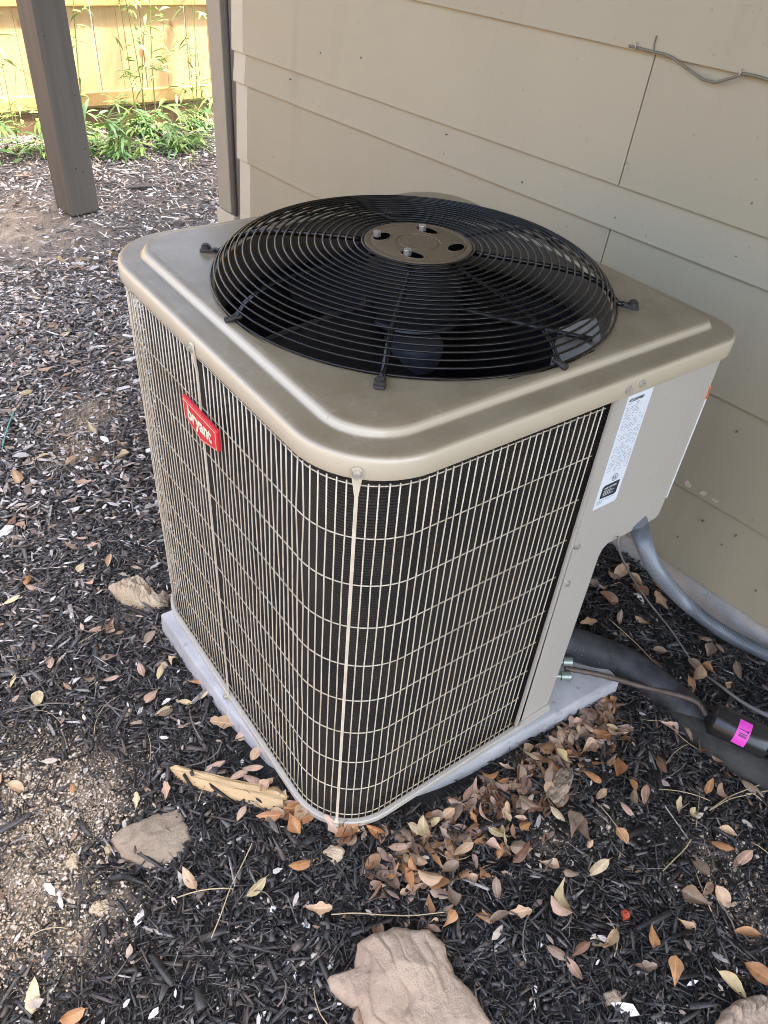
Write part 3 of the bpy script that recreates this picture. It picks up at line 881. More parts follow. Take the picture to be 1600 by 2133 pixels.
def rod(sq, nm):
    p, d = path_at(sq); nrm = np.array([-d[1], d[0]])
    if (p + nrm * .1 - np.array(FC)) @ (p + nrm * .1 - np.array(FC)) < (p - np.array(FC)) @ (p - np.array(FC)): nrm = -nrm
    t3 = np.array([d[0], d[1], 0]); n3 = np.array([nrm[0], nrm[1], 0]); b = np.array([p[0], p[1], 0])
    mb = MB(); L = []
    for z, wd, off in ((.0035, .0065, .0078), (.012, .0062, .0078), (.022, .0026, .004), (.10, .0023, .0035), (.5, .0023, .0035), (.785, .0024, .004), (.803, .0045, .0065), (.8195, .0068, .0084), (.829, .0062, .0084), (.8325, .003, .0084)):
        L.append([tuple(b + t3 * (wd * sx) + n3 * (off + oy) + np.array([0, 0, z])) for sx, oy in ((-1, 0), (1, 0), (1, .0024), (-1, .0024))])
    mb.loft(L, True, True, True); r = mb.build('support_rod', M['wire'], guard)
    for z in (.8235, .0085):
        mb = MB(); c = b + n3 * .0108 + np.array([0, 0, z])
        mb.tube([tuple(c), tuple(c + n3 * .0018)], .0064, 12); mb.tube([tuple(c + n3 * .0016), tuple(c + n3 * .0058)], .0044, 6); mb.build('screw', M['screw'], r)
rod(s_front, 'rod'); rod(s_left, 'rod')

# ---- fan guard
fg = empty('fan_guard'); fg.parent = unit; fg.location = UO; fg['label'] = 'black domed wire fan guard with round hub plate'
def dome(R):
    # height of the guard above the plateau by radius
    pr = [(.0, .0605), (.085, .0600), (.16, .0575), (.225, .0535), (.262, .0485), (.29, .0395), (.307, .0295), (.318, .018), (.3255, .006)]
    for (r0, h0), (r1, h1) in zip(pr, pr[1:]):
        if R <= r1: return ZP + h0 + (h1 - h0) * (R - r0) / (r1 - r0)
    return ZP + .004
Rs = list(np.linspace(.0895, .262, 15)) + [.2745, .286, .2960, .3047, .3125, .3195, .3262]
for R in Rs:
    mb = MB(); n = 96
    mb.tube([(FC[0] + R * math.cos(a), FC[1] + R * math.sin(a), dome(R)) for a in np.linspace(0, 2 * math.pi, n, endpoint=False)], .00185, 6, closed=True)
    mb.build('ring', M['black'], fg, smooth=True)
for k in range(8):
    a = k * math.pi / 4 + .005; clip = k % 2 == 1
    dx, dy = math.cos(a), math.sin(a)
    prof_r = [.078, .12, .18, .225, .262, .29, .307, .319, .3285] + ([.338] if clip else [.338])
    pts = [(FC[0] + r * dx, FC[1] + r * dy, dome(r) - .0042 if r < .327 else ZP + .0048) for r in prof_r]
    if clip:
        mb = MB(); mb.tube(pts, .0046, 8); sp = mb.build('spoke', M['black'], fg, smooth=True)
        b = np.array([FC[0] + .352 * dx, FC[1] + .352 * dy, ZP]); d3 = np.array([dx, dy, 0]); t3 = np.array([-dy, dx, 0])
        mb = MB()
        L = []
        for r_, wd, h in ((-.018, .0035, .009), (-.010, .005, .007), (-.004, .007, .006), (.004, .0085, .0052), (.0095, .0065, .005)):
            L.append([tuple(b + d3 * r_ + t3 * wd * sx + np.array([0, 0, hz])) for sx, hz in ((-1, .0003), (1, .0003), (1, h), (-1, h))])
        mb.loft(L, True, True, True); cl = mb.build('clip', M['darkbolt'], sp, bevel=.001)
        mb = MB(); mb.tube([tuple(b + np.array([0, 0, .005])), tuple(b + np.array([0, 0, .0105]))], .0078, 12); mb.tube([tuple(b + np.array([0, 0, .0095])), tuple(b + np.array([0, 0, .0135]))], .0052, 6); mb.build('bolt', M['darkbolt'], sp)
    else:
        mb = MB()
        t3 = np.array([-dy, dx, 0])
        for s_ in (-1, 1):
            if True:
                mb.tube([tuple(np.array(p) + t3 * s_ * .0021) for p in pts], .0019, 6)
        sp = mb.build('spoke', M['black'], fg, smooth=True)
        e = pts[-1]; mb = MB(); mb.tube([(e[0] - .022 * dx, e[1] - .022 * dy, e[2] + .0012), (e[0] + .002 * dx, e[1] + .002 * dy, e[2] - .0002)], .0048, 8); mb.build('end_sleeve', M['darkbolt'], sp)
# hub plate with slots and bolts
ZH = ZP + .0605
mb = MB(); n = 72
def hring(R, z): return [(FC[0] + R * math.cos(a), FC[1] + R * math.sin(a), z) for a in np.linspace(0, 2 * math.pi, n, endpoint=False)]
mb.loft([hring(.086, ZH - .006), hring(.0865, ZH - .001), hring(.0855, ZH + .0014), hring(.082, ZH + .002), hring(.0775, ZH + .001), hring(.0755, ZH + .0003), hring(.073, ZH + .0016), hring(.036, ZH + .0016), hring(.0345, ZH + .0003), hring(.0325, ZH + .0003), hring(.031, ZH + .0016), hring(.001, ZH + .0016)], True, False, True)
hub = mb.build('hub_plate', M['hub'], fg, smooth=True, sharp=35)
for i, (bx, by) in enumerate(((-.040, .043), (.044, .033), (-.042, -.040), (.040, -.046))):
    a0 = math.atan2(by, bx); rr = math.hypot(bx, by); mb = MB()
    slot = []
    for u in np.linspace(0, 2 * math.pi, 20, endpoint=False):
        lx_, ly_ = .0185 * math.cos(u), .0110 * math.sin(u)
        aa = a0 + .35 + ly_ * 0
        slot.append((FC[0] + bx + lx_ * math.cos(aa + .9) - ly_ * math.sin(aa + .9), FC[1] + by + lx_ * math.sin(aa + .9) + ly_ * math.cos(aa + .9)))
    mb.loft([[(x, y, ZH + .0017) for x, y in slot], [(FC[0] + bx + (x - FC[0] - bx) * .9, FC[1] + by + (y - FC[1] - by) * .9, ZH + .0021) for x, y in slot]], True, False, True)
    sl_ = mb.build('slot', M['void'], hub)
    mb = MB()
    rim_ = [(FC[0] + bx + (x - FC[0] - bx) * 1.12, FC[1] + by + (y - FC[1] - by) * 1.14) for x, y in slot]
    mb.tube([(x, y, ZH + .0016) for x, y in rim_], .0012, 5, closed=True); mb.build('slot_rim', M['hub'], hub, smooth=True)
    if i < 3:
        mb = MB(); cx, cy = FC[0] + bx - .007, FC[1] + by + .004
        mb.tube([(cx, cy, ZH - .001), (cx, cy, ZH + .0105)], .0066, 6); mb.build('bolt', M['steel'], hub, bevel=.0008)
# motor, fan
fan = empty('fan'); fan.parent = unit; fan.location = UO
mb = MB(); mb.loft([hring(.0, ZH - .008), hring(.072, ZH - .008), hring(.078, ZH - .016), hring(.078, ZH - .10), hring(.07, ZH - .115), hring(.02, ZH - .118)]); mb.build('motor', M['motor'], fan, smooth=True, sharp=40)
mb = MB(); mb.loft([hring(.02, .812), hring(.085, .811), hring(.088, .806), hring(.085, .801), hring(.02, .80)]); mb.build('fan_hub', M['motor'], fan, smooth=True, sharp=40)
for k in range(3):
    a0 = math.radians(-62 + 120 * k)
    L = []
    NR = 12
    for i in range(NR + 1):
        r = .08 + (.300 - .08) * i / NR
        chord = .55 + .30 * math.sin(math.pi * (i / NR) ** .8)
        row = []
        for j in range(11):
            u = j / 10
            ang = a0 + u * chord * 1.25 + .10 * (i / NR)
            z = .793 + .038 * (u - .5) * 2 * (1 - .15 * i / NR) * -1 - .012 * (1 - (2 * u - 1) ** 2)
            row.append((FC[0] + r * math.cos(ang), FC[1] + r * math.sin(ang), z))
        L.append(row)
    mb = MB(); mb.loft(L, False); bl = mb.build('fan_blade', M['blade'], fan, smooth=True)
    so_ = bl.modifiers.new('solid', 'SOLIDIFY'); so_.thickness = .0025
    mb = MB(); mb.tube([(p[0][0], p[0][1], p[0][2] + .001) for p in L], .0042, 7); mb.build('rolled_edge', M['motor'], bl, smooth=True)
# compressor down inside
cmp_ = empty('compressor'); cmp_.parent = unit; cmp_.location = UO
CX, CY = .30, .33
def cring(R, z): return [(CX + R * math.cos(a), CY + R * math.sin(a), z) for a in np.linspace(0, 2 * math.pi, 40, endpoint=False)]
mb = MB(); mb.loft([cring(.085, .02), cring(.09, .06), cring(.09, .34), cring(.08, .385), cring(.05, .41), cring(.005, .415)]); mb.build('shell', M['comp'], cmp_, smooth=True)
# pale blue-grey cover seen low inside near the front of the opening
mb = MB()
pA = at(800, 700, 2, .74); pB = at(925, 700, 2, .74)
cv = (np.array(pA) + np.array(pB)) / 2; rad = np.linalg.norm(np.array(pA) - np.array(pB)) / 2
lo = []
for rr_, z in ((.6, .735), (.93, .735), (1.0, .728), (1.0, .715), (.9, .69)):
    lo.append([(cv[0] + rad * rr_ * math.cos(a), cv[1] + rad * rr_ * math.sin(a), z) for a in np.linspace(0, 2 * math.pi, 32, endpoint=False)])
mb.loft(lo, True, True, True); mb.build('capacitor_cover', M['bluegrey'], cmp_, smooth=True, sharp=40)
mb = MB(); mb.tube([(cv[0] - rad * .2, cv[1] + .02, .742), (cv[0] - rad * .9, cv[1] + .05, .755), (cv[0] - rad * 1.0, cv[1] + .09, .75), (cv[0] - .02, cv[1] + .2, .70)], .002, 5)
mb.tube([(cv[0] + rad * .4, cv[1], .742), (cv[0] + rad * 1.0, cv[1] + .03, .752), (cv[0] + rad * 1.1, cv[1] + .07, .75), (cv[0] + .05, cv[1] + .2, .70)], .002, 5); mb.build('wiring', M['greycable'], cmp_, smooth=True)

# ---- control panel and corner post (right face, y = 0)
yf = .0035
pan = [(.4675, .8125), (.4765, .022), (.5545, .022), (.5560, .46), (.5600, .475), (.5700, .484), (.7010, .4845), (.7090, .492), (.7120, .55), (.7135, .8125)]
mb = MB()
mb.prism([(x, yf, z) for x, z in pan], (0, .002, 0), (0, 0, 0))
panel = up('corner_panel', mb, M['body'], bevel=.0012)
mb = MB()   # folded returns: the box behind the upper panel, post return, coil edge
mb.box((.556, yf + .0025, .4865), (.7118, .21, .8120))
mb.build('control_box', M['body'], panel, bevel=.003)
mb = MB(); mb.box((.532, yf + .0025, .03), (.5538, .105, .4860)); mb.build('post_return', M['body'], panel)
mb = MB(); mb.prism([(.556, .1055, 0), (.742, .2485, 0), (.752, .262, 0), (.744, .2665, 0), (.55, .117, 0)], (0, 0, .02), (0, 0, .4855)); mb.build('valve_recess_plate', M['body'], panel)
mb = MB()   # rolled edge beside the coil
mb.loft([[(.4675, yf + .002, z), (.4665, yf - .0015, z), (.4625, yf - .0022, z), (.4608, yf + .001, z), (.4612, yf + .005, z), (.4665, yf + .005, z)] for z in (.022, .8115)], True, True, True)
mb.build('rolled_edge', M['body'], panel, smooth=True, sharp=60)
mb = MB(); mb.box((.470, yf - .0055, .0155), (.556, yf + .0, .0300)); mb.build('foot_strip', M['body'], panel, bevel=.001)
for x_, z_ in ((.4785, .826), (.507, .828), (.4775, .522), (.484, .43)):
    yy = -.0002 if z_ > .81 else yf
    mb = MB(); mb.tube([(x_, yy, z_), (x_, yy - .0016, z_)], .0066, 12); mb.tube([(x_, yy - .0015, z_), (x_, yy - .0052, z_)], .0043, 6); mb.build('screw', M['screw'], panel)

# ---- text helper
def text_mesh(txt, h, bold=0.0, sx=1.0):
    c = bpy.data.curves.new('t', 'FONT'); c.body = txt; c.size = 1.0; c.align_x = 'CENTER'; c.align_y = 'CENTER'; c.offset = bold; c.resolution_u = 4
    o = bpy.data.objects.new('t', c); COL.objects.link(o)
    bpy.context.view_layer.update()
    me = bpy.data.meshes.new_from_object(o.evaluated_get(bpy.context.evaluated_depsgraph_get()))
    bpy.data.objects.remove(o); bpy.data.curves.remove(c)
    co = np.zeros(len(me.vertices) * 3); me.vertices.foreach_get('co', co); co = co.reshape(-1, 3)
    mn, mx = co.min(0), co.max(0); co -= (mn + mx) / 2
    co *= h / (mx[1] - mn[1]); co[:, 0] *= sx
    return me, co
def put_text(name, txt, h, origin, ux, uy, mat, parent, bold=0, sx=1.0, width=None):
    me, co = text_mesh(txt, h, bold, sx)
    if width: co[:, 0] *= width / (co[:, 0].max() - co[:, 0].min())
    W_ = np.array(origin) + co[:, :1] * np.array(ux) + co[:, 1:2] * np.array(uy)
    me.vertices.foreach_set('co', W_.ravel()); me.update(); me.name = name
    me.materials.clear(); me.materials.append(mat)
    o = bpy.data.objects.new(name, me); COL.objects.link(o); o.parent = parent
    return o
# ---- red badge on the left face (viewer's right is -y)
xb = -.0015
yL, yR, zT, zB, zV = .4535, .3335, .7195, .6835, .667
def badge_poly(i):
    return [(yL - i, zT - i), (yL - i, zB + i * .2), ((yL + yR) / 2, zV + i * .9), (yR + i, zB + i * .2), (yR + i, zT - i)]
mb = MB(); mb.prism([(xb, y, z) for y, z in badge_poly(0)], (.003, 0, 0), (-.0035, 0, 0))
badge = mb.build('badge', M['red'], None, bevel=.0012); badge.parent = unit; badge.location = UO; badge['label'] = 'red badge reading bryant'
mb = MB(); o_, i_ = badge_poly(.0035), badge_poly(.0050)
mb.loft([[(xb - .0039, y, z) for y, z in o_], [(xb - .0039, y, z) for y, z in i_]]); mb.build('outline', M['badge_print'], badge)
put_text('lettering', 'bryant', .0335, (xb - .0042, (yL + yR) / 2, .6955), (0, -1, 0), (0, 0, 1), M['badge_print'], badge, .035, .8, .083)
# ---- rating label on the panel
LZ0, LZ1 = .594, .8095; LXa, LXb = .4905, .5470
yl = yf - .0006
mb = MB(); mb.prism([(x, yl, z) for x, z in ((LXa, LZ1), (LXa, LZ0), (LXb - .004, LZ0 + .000), (LXb, LZ0 + .004), (LXb, LZ1))], (0, .0005, 0), (0, -.0001, 0))
lab = mb.build('rating_label', M['label'], panel); lab['label'] = 'white rating label with small print'
put_text('lettering', '4722E09883', .0055, (.5115, yl - .0006, .8005), (1, 0, 0), (0, 0, 1), M['ink'], lab, .02, 1, .034)
mb = MB(); r_ = np.random.default_rng(4)
z = .7940
while z > .664:
    x = LXa + .004 + (r_.random() < .4) * r_.uniform(0, .012)
    xe = LXb - .004 if z < .775 else LXb - .021
    while x < xe:
        wd = r_.uniform(.0015, .009); x1 = min(x + wd, xe)
        if r_.random() < .72: mb.add([(x, yl - .0005, z), (x1, yl - .0005, z), (x1, yl - .0005, z + .0009), (x, yl - .0005, z + .0009)], [(0, 1, 2, 3)])
        x = x1 + r_.uniform(.0008, .006)
    z -= .0031
for zz_ in (.6095, .6065, .6035):
    mb.add([(LXa + .003, yl - .0005, zz_), (LXa + .003 + (.040 if zz_ > .609 else .015), yl - .0005, zz_), (LXa + .003 + (.040 if zz_ > .609 else .015), yl - .0005, zz_ + .0009), (LXa + .003, yl - .0005, zz_ + .0009)], [(0, 1, 2, 3)])
stuff(mb.build('small_print', M['greyink'], lab))
mb = MB(); c_ = (.522, .652)
mb.loft([[(c_[0] + R * math.cos(a), yl - .0006, c_[1] + R * math.sin(a)) for a in np.linspace(0, 2 * math.pi, 24, endpoint=False)] for R in (.0072, .0063)]); mb.build('ring_mark', M['ink'], lab)
put_text('lettering', 'UL', .0058, (c_[0], yl - .0006, c_[1]), (1, 0, 0), (0, 0, 1), M['ink'], lab, .02)
mb = MB(); mb.prism([(x, yl - .0006, z) for x, z in ((.5025, .6410), (.4985, .6375), (.4985, .6150), (.5350, .6125), (.5385, .6155), (.5385, .6410))], (0, .0002, 0), (0, 0, 0)); blk = mb.build('certification_block', M['ink'], lab)
put_text('lettering', 'AHRI CERTIFIED', .0042, (.518, yl - .0009, .6345), (1, 0, 0), (0, 0, 1), M['label'], blk, .02, 1, .030)
mb = MB()
for q, zz_ in enumerate((.6285, .6255, .6225, .6195)):
    mb.add([(.5025, yl - .0009, zz_), (.522 + .008 * (q % 2), yl - .0009, zz_), (.522 + .008 * (q % 2), yl - .0009, zz_ + .001), (.5025, yl - .0009, zz_ + .001)], [(0, 1, 2, 3)])
stuff(mb.build('small_print', M['label'], blk))
# second label wrapped on the far edge of the box
mb = MB(); mb.prism([(.7134, yf - .0006, .765), (.7106, yf - .0006, .53), (.7140, yf - .0006, .53), (.7165, yf - .0006, .765)], (0, .02, 0), (0, 0, 0)); l2 = mb.build('warning_label', M['label'], panel)
mb = MB(); mb.prism([(.7132, yf - .0009, .765), (.7130, yf - .0009, .738), (.7160, yf - .0009, .738), (.7162, yf - .0009, .765)], (0, .02, 0), (0, 0, 0)); mb.build('orange_band', M['orange'], l2)

# ---- pad
def pad_loop(d, z):
    P_ = [(-.022, .700), (-.020, .55), (-.012, .37), (.006, .24), (.05, .13), (.12, .06), (.22, .016), (.40, -.004), (.60, -.017), (.766, -.026), (.770, .30), (.766, .700)]
    return [(x + d * (1 if x < .385 else -1), y + d * (1 if y < .34 else -1), z) for x, y in P_]
mb = MB(); mb.loft([pad_loop(-.004, -.12), pad_loop(0, -.008), pad_loop(.002, -.002), pad_loop(.007, -.0005)], True, True, True)
pad = mb.build('equipment_pad', M['pad'], smooth=True, sharp=60); tag(pad, 'low grey plastic pad under the air conditioner', 'pad')

# ================================================================== LINES AND CABLES
def smooth_path(P, n=40):
    P = [np.array(p, float) for p in P]; P = [2 * P[0] - P[1]] + P + [2 * P[-1] - P[-2]]
    out = []
    for i in range(1, len(P) - 2):
        for t in np.linspace(0, 1, n // (len(P) - 3) + 1, endpoint=False):
            a, b, c, d = P[i - 1:i + 3]
            out.append(tuple(.5 * ((2 * b) + (-a + c) * t + (2 * a - 5 * b + 4 * c - d) * t * t + (-a + 3 * b - 3 * c + d) * t ** 3)))
    out.append(tuple(P[-2]))
    return out
# grey flexible conduit
cp = [at(1329, 1085, 2, .50), at(1338, 1120, 2, .455), at(1366, 1185, 0, .80), onwall(1425, 1253, .14), onwall(1500, 1312, .085), onwall(1575, 1352, .045), onwall(1680, 1400, .03), onwall(1850, 1470, .03)]
pts = smooth_path(cp, 700)
rs = [.0170 if (k % 4) < 2 else .0145 for k in range(len(pts))]
mb = MB(); mb.tube(pts, rs, 20); o = mb.build('flexible_conduit', M['conduit']); tag(o, 'grey flexible metal conduit curving from the control box down the wall', 'conduit')
# insulated suction line
def lp(px, py, h): p = ground_at(px, py); q = at(px, py, 2, float(gz(p[0], p[1])) + h); return q
sp_ = [at(1130, 1320, 2, .06), at(1205, 1345, 2, .04), lp(1290, 1377, .035), lp(1370, 1428, .022), lp(1440, 1488, .012), lp(1490, 1530, .0), lp(1540, 1570, -.015)]
pts = smooth_path(sp_, 60)
mb = MB(); mb.tube(pts, [.039 * (1 + .03 * math.sin(k * .31)) for k in range(len(pts))], 16); fo = mb.build('insulated_pipe', M['foam'], smooth=True); tag(fo, 'thick black foam insulated pipe leaving the unit', 'pipe')
sp_ = [lp(1385, 1462, .002), lp(1440, 1510, .012), lp(1510, 1565, .016), lp(1580, 1605, .016), lp(1690, 1665, .016)]
pts = smooth_path(sp_, 60)
mb = MB(); mb.tube(pts, [.030 * (.75 + .45 * min(1, k / 12)) * (1 + .04 * math.sin(k * .37)) for k in range(len(pts))], 14, flat=.8); o = mb.build('insulated_pipe', M['foam2'], smooth=True); tag(o, 'dusty flattened foam pipe half buried below the filter drier', 'pipe')
# filter drier
A = np.array(lp(1490, 1500, .055)); B = np.array(lp(1582, 1545, .055)); ax = (B - A) / np.linalg.norm(B - A); A = A - ax * .008
fd = empty('filter_drier', tuple(A)); tag(fd, 'black filter drier canister with pink sticker at the right edge', 'filter')
mb = MB(); mb.tube([A - ax * .012, A - ax * .004, A, A + ax * .002, A + ax * .112, A + ax * .116, A + ax * .122, A + ax * .132], [.013, .026, .0365, .038, .038, .036, .026, .012], 20); o = mb.build('canister', simple('glossy_black', (.02, .02, .018), .25), smooth=True, sharp=40); reparent_keep(o, fd)
side = np.cross(ax, [0, 0, 1]); side /= np.linalg.norm(side); upv = np.cross(side, ax)
tocam = _C - A; tocam -= ax * (tocam @ ax); tocam /= np.linalg.norm(tocam)
ph0 = math.atan2(tocam @ upv, tocam @ side)
mb = MB(); L = []
for u in (.046, .073): L.append([tuple(A + ax * u + (side * math.cos(ph0 + q) + upv * math.sin(ph0 + q)) * .0386) for q in np.linspace(-.75, .75, 12)])
mb.loft(L, False); st = mb.build('sticker', M['pink'], smooth=True); reparent_keep(st, fd)
mb = MB()
def stq(u0, u1, q0, q1): 
    f_ = lambda u, q: tuple(A + ax * u + (side * math.cos(ph0 + q) + upv * math.sin(ph0 + q)) * .0390)
    mb.add([f_(u0, q0), f_(u1, q0), f_(u1, q1), f_(u0, q1)], [(0, 1, 2, 3)])
stq(.050, .068, .16, .20); stq(.066, .070, .12, .24)
for q in (-.05, -.14, -.21): stq(.052, .069, q, q + .05)
o = mb.build('arrow_print', M['ink']); o.parent = st
mb = MB(); mb.tube([A + ax * .128, A + ax * .17 - np.array([0, 0, .01]), A + ax * .26 - np.array([0, 0, .03])], .008, 8); o = mb.build('pipe_stub', M['copper'], smooth=True); reparent_keep(o, fd)
# liquid line from the valve to the drier
ll = [at(1176, 1392, 2, .035), at(1200, 1396, 2, .034), at(1260, 1408, 2, .026), lp(1330, 1428, .04), lp(1400, 1445, .05), lp(1450, 1462, .058), tuple(A - ax * .01)]
pts = smooth_path(ll, 50); mb = MB(); mb.tube(pts, [.0062 + .0006 * math.sin(k * 1.7) for k in range(len(pts))], 8); o = mb.build('copper_pipe', M['copper'], smooth=True); tag(o, 'thin tarnished copper pipe running from the valve to the filter drier', 'pipe')
# service valves
for (px, py, z_), lb in (((1184, 1378, .05), 'upper'), ((1181, 1408, .03), 'lower')):
    p = at(px, py, 2, z_)
    v = MB(); v.tube([p + np.array([-.03, .02, 0]), p + np.array([-.012, .008, 0]), p + np.array([-.011, .0075, 0]), p + np.array([.006, -.004, 0]), p + np.array([.0075, -.005, 0])], [.007, .007, .011, .011, .008], 10)
    o = v.build('service_valve', M['brass'], smooth=True, sharp=40); o.parent = unit; o.location = UO
# dark low-voltage cable
cc = [at(1287, 1118, 2, .50), at(1291, 1150, 2, .45), at(1318, 1205, 0, .83), lp(1350, 1252, .06), lp(1400, 1315, .03), lp(1450, 1388, .025), lp(1500, 1428, .05), lp(1550, 1465, .05), lp(1610, 1495, .05), lp(1700, 1530, .04)]
pts = smooth_path(cc, 80); n_ = len(pts)
mb = MB(); mb.tube(pts, [.0022 + .0045 * max(0, (k / n_ - .62) / .38) ** .6 if k / n_ > .62 else .0022 for k in range(n_)], 7); o = mb.build('control_cable', M['greycable'], smooth=True); tag(o, 'thin brown cable hanging from the control box to the ground at right', 'cable')
# green garden wire at the left edge
gp = [lp(5, 935, .012), lp(10, 910, .02), lp(20, 880, .02), lp(32, 850, .012)]
mb = MB(); mb.tube(smooth_path(gp, 20), .0024, 6); o = mb.build('plastic_strip', M['green_line'], smooth=True); tag(o, 'short turquoise plastic strip on the mulch at the left edge', 'plastic strip')
# dark strip lying by the bamboo
gp = [lp(262, 391, .01), lp(290, 388, .015), lp(318, 387, .015), lp(335, 384, .01)]
mb = MB(); mb.tube(smooth_path(gp, 16), [.014, .016, .018, .02, .02, .02, .02, .02, .02, .02, .018, .018, .015, .012, .01, .008][:len(smooth_path(gp, 16))] + [.008] * max(0, len(smooth_path(gp, 16)) - 16), 7, flat=.4); o = mb.build('black_strip', M['cable'], smooth=True); tag(o, 'short black strip lying on the ground between post and house', 'strip')

# ================================================================== ROCKS AND WOOD
def rock(pix, h, mat, name, label, cat='rock', seed=0, rough=.18, tilt=(0, 0), sink=-.004):
    r = np.random.default_rng(seed)
    W_ = np.array([ground_at(a, b) for a, b in pix]); c = W_.mean(0)
    gzc = float(gz(c[0], c[1]))
    ang = np.arctan2(W_[:, 1] - c[1], W_[:, 0] - c[0]); rad_ = np.hypot(W_[:, 0] - c[0], W_[:, 1] - c[1])
    o = np.argsort(ang); ang, rad_ = ang[o], rad_[o]
    N, K = 160, 44
    th = np.linspace(-math.pi, math.pi, N, endpoint=False)
    # outline by ray/polygon intersection approximated with periodic interpolation
    Q = np.stack([np.cos(ang) * rad_, np.sin(ang) * rad_], 1); R = np.zeros(N)
    for i_, t_ in enumerate(th):
        d_ = np.array([math.cos(t_), math.sin(t_)])
        for a_, b_ in zip(Q, np.roll(Q, -1, 0)):
            e_ = b_ - a_; den = d_[0] * e_[1] - d_[1] * e_[0]
            if abs(den) < 1e-12: continue
            tt = (a_[0] * e_[1] - a_[1] * e_[0]) / den; uu = (a_[0] * d_[1] - a_[1] * d_[0]) / den
            if tt > 0 and -1e-6 <= uu <= 1 + 1e-6: R[i_] = max(R[i_], tt)
    R *= 1 + .02 * np.sin(th * 7 + r.uniform(0, 6)) + .012 * np.sin(th * 17 + r.uniform(0, 6)) + r.uniform(-.006, .006, N)
    planes = [(r.uniform(.75, 1.25), r.uniform(-.55, .55) / R.mean(), r.uniform(-.55, .55) / R.mean()) for _ in range(6)] + [(1.9, 1.9 * math.cos(q_) / R.mean(), 1.9 * math.sin(q_) / R.mean()) for q_ in r.uniform(0, 6.28, 5)]
    ph = r.uniform(0, 6.28, (6, 3)); fr = r.uniform(8, 60, (6, 2)) * np.sign(r.uniform(-1, 1, (6, 2)))
    size = R.mean()
    def nz(x, y):
        v = 0
        for i in range(6):
            f = (i + 1) * 2.2 / size
            v = v + np.sin((x * math.cos(ph[i, 1]) + y * math.sin(ph[i, 1])) * f + ph[i, 0] + 1.3 * np.sin((y * math.cos(ph[i, 1]) - x * math.sin(ph[i, 1])) * f * .7 + ph[i, 2])) / (i + 1) ** .9
        return v / 2.2
    V = []
    loops = []
    for k in range(K + 1):
        t = k / K
        rr = R * min(1, t * 1.06)
        x, y = rr * np.cos(th), rr * np.sin(th)
        prof_ = (1 - max(0, (t - .72) / .28) ** 3)
        fac = np.min([a_ + b_ * x + c_ * y for a_, b_, c_ in planes], 0)
        sdir = ph[0, 0]; sv = (x * math.cos(sdir) + y * math.sin(sdir)) / size
        ridg = (1 - np.abs(np.sin(5.5 * sv + 1.5 * nz(x, y)))) ** 3 + .5 * (1 - np.abs(np.sin(13 * sv + 2.2 * nz(y, x)))) ** 3
        tooth = np.sin(61 * x / size + 3 * np.sin(47 * y / size)) * np.sin(53 * y / size + 2 * np.sin(39 * x / size))
        z = h * prof_ * (np.clip(fac, .55, 1.25) + rough * .7 * nz(x, y) - rough * .5 * ridg * min(1, t * 4) + .012 * tooth * min(1, max(0, t - .2) * 4)) + tilt[0] * x + tilt[1] * y - sink
        if k == K: z = z * 0 - .02
        loops.append([(c[0] + a, c[1] + b, gzc + d) for a, b, d in zip(x, y, z)])
    mb = MB(); mb.loft(loops[1:], True, True, False)
    ob = mb.build(name, mat, smooth=True); tag(ob, label, cat)
    return ob
RK1 = m_rock('pink_sandstone', (.33, .24, .165), (.48, .37, .265)); RK2 = m_rock('grey_sandstone', (.26, .20, .135), (.36, .285, .195), 14); RK3 = m_rock('cream_sandstone', (.46, .35, .22), (.56, .45, .31), 12)
rock([(745, 1975), (770, 1955), (830, 1942), (890, 1950), (925, 1985), (945, 2040), (985, 2085), (1030, 2150), (900, 2200), (760, 2150), (745, 2110), (690, 2075), (680, 2048), (735, 2025)], .048, RK1, 'rock', 'large pinkish sandstone rock at the bottom edge of the photo', seed=3, rough=.17, tilt=(-.03, .12))
rock([(232, 1758), (260, 1735), (330, 1700), (375, 1688), (392, 1720), (400, 1752), (385, 1780), (340, 1805), (300, 1812), (255, 1790)], .026, RK2, 'rock', 'flat grey brown wedge shaped stone left of the wood splinter', seed=5, rough=.14, tilt=(.02, .03))
rock([(226, 1232), (250, 1222), (290, 1206), (315, 1230), (345, 1262), (335, 1272), (285, 1268), (255, 1262)], .042, RK3, 'rock', 'cream sandstone lump beside the left end of the pad', seed=8, rough=.25, tilt=(0, .05))
rock([(322, 1250), (345, 1243), (356, 1250), (352, 1264), (335, 1268)], .03, RK2, 'rock', 'small brown stone between the cream rock and the pad', seed=9, rough=.2)
rock([(1135, 1660), (1150, 1625), (1165, 1605), (1190, 1606), (1192, 1625), (1180, 1660), (1172, 1685), (1145, 1682)], .03, m_rock('bark', (.29, .22, .15), (.38, .30, .21), 25), 'bark_piece', 'tan curved bark chunk among the leaves right of the pad', 'bark', seed=4, rough=.3)
rock([(672, 1780), (688, 1765), (708, 1766), (718, 1778), (712, 1795), (698, 1806), (685, 1795)], .018, RK3, 'pebble', 'pale cream pebble in the mulch below the front corner', 'pebble', seed=6, rough=.2)
rock([(1480, 2150), (1500, 2110), (1530, 2090), (1580, 2075), (1640, 2090), (1680, 2160), (1580, 2200)], .035, RK1, 'rock', 'pinkish rock cut off by the bottom right corner', seed=12, rough=.25)
rock([(1252, 2075), (1275, 2065), (1305, 2070), (1290, 2095), (1262, 2098)], .018, RK2, 'pebble', 'small flat brown stone near the bottom right', 'pebble', seed=14, rough=.3)
rock([(138, 1805), (155, 1780), (168, 1788), (162, 1812), (146, 1818)], .016, RK3, 'pebble', 'small sandy pebble left of the wedge shaped stone', 'pebble', seed=15, rough=.3)
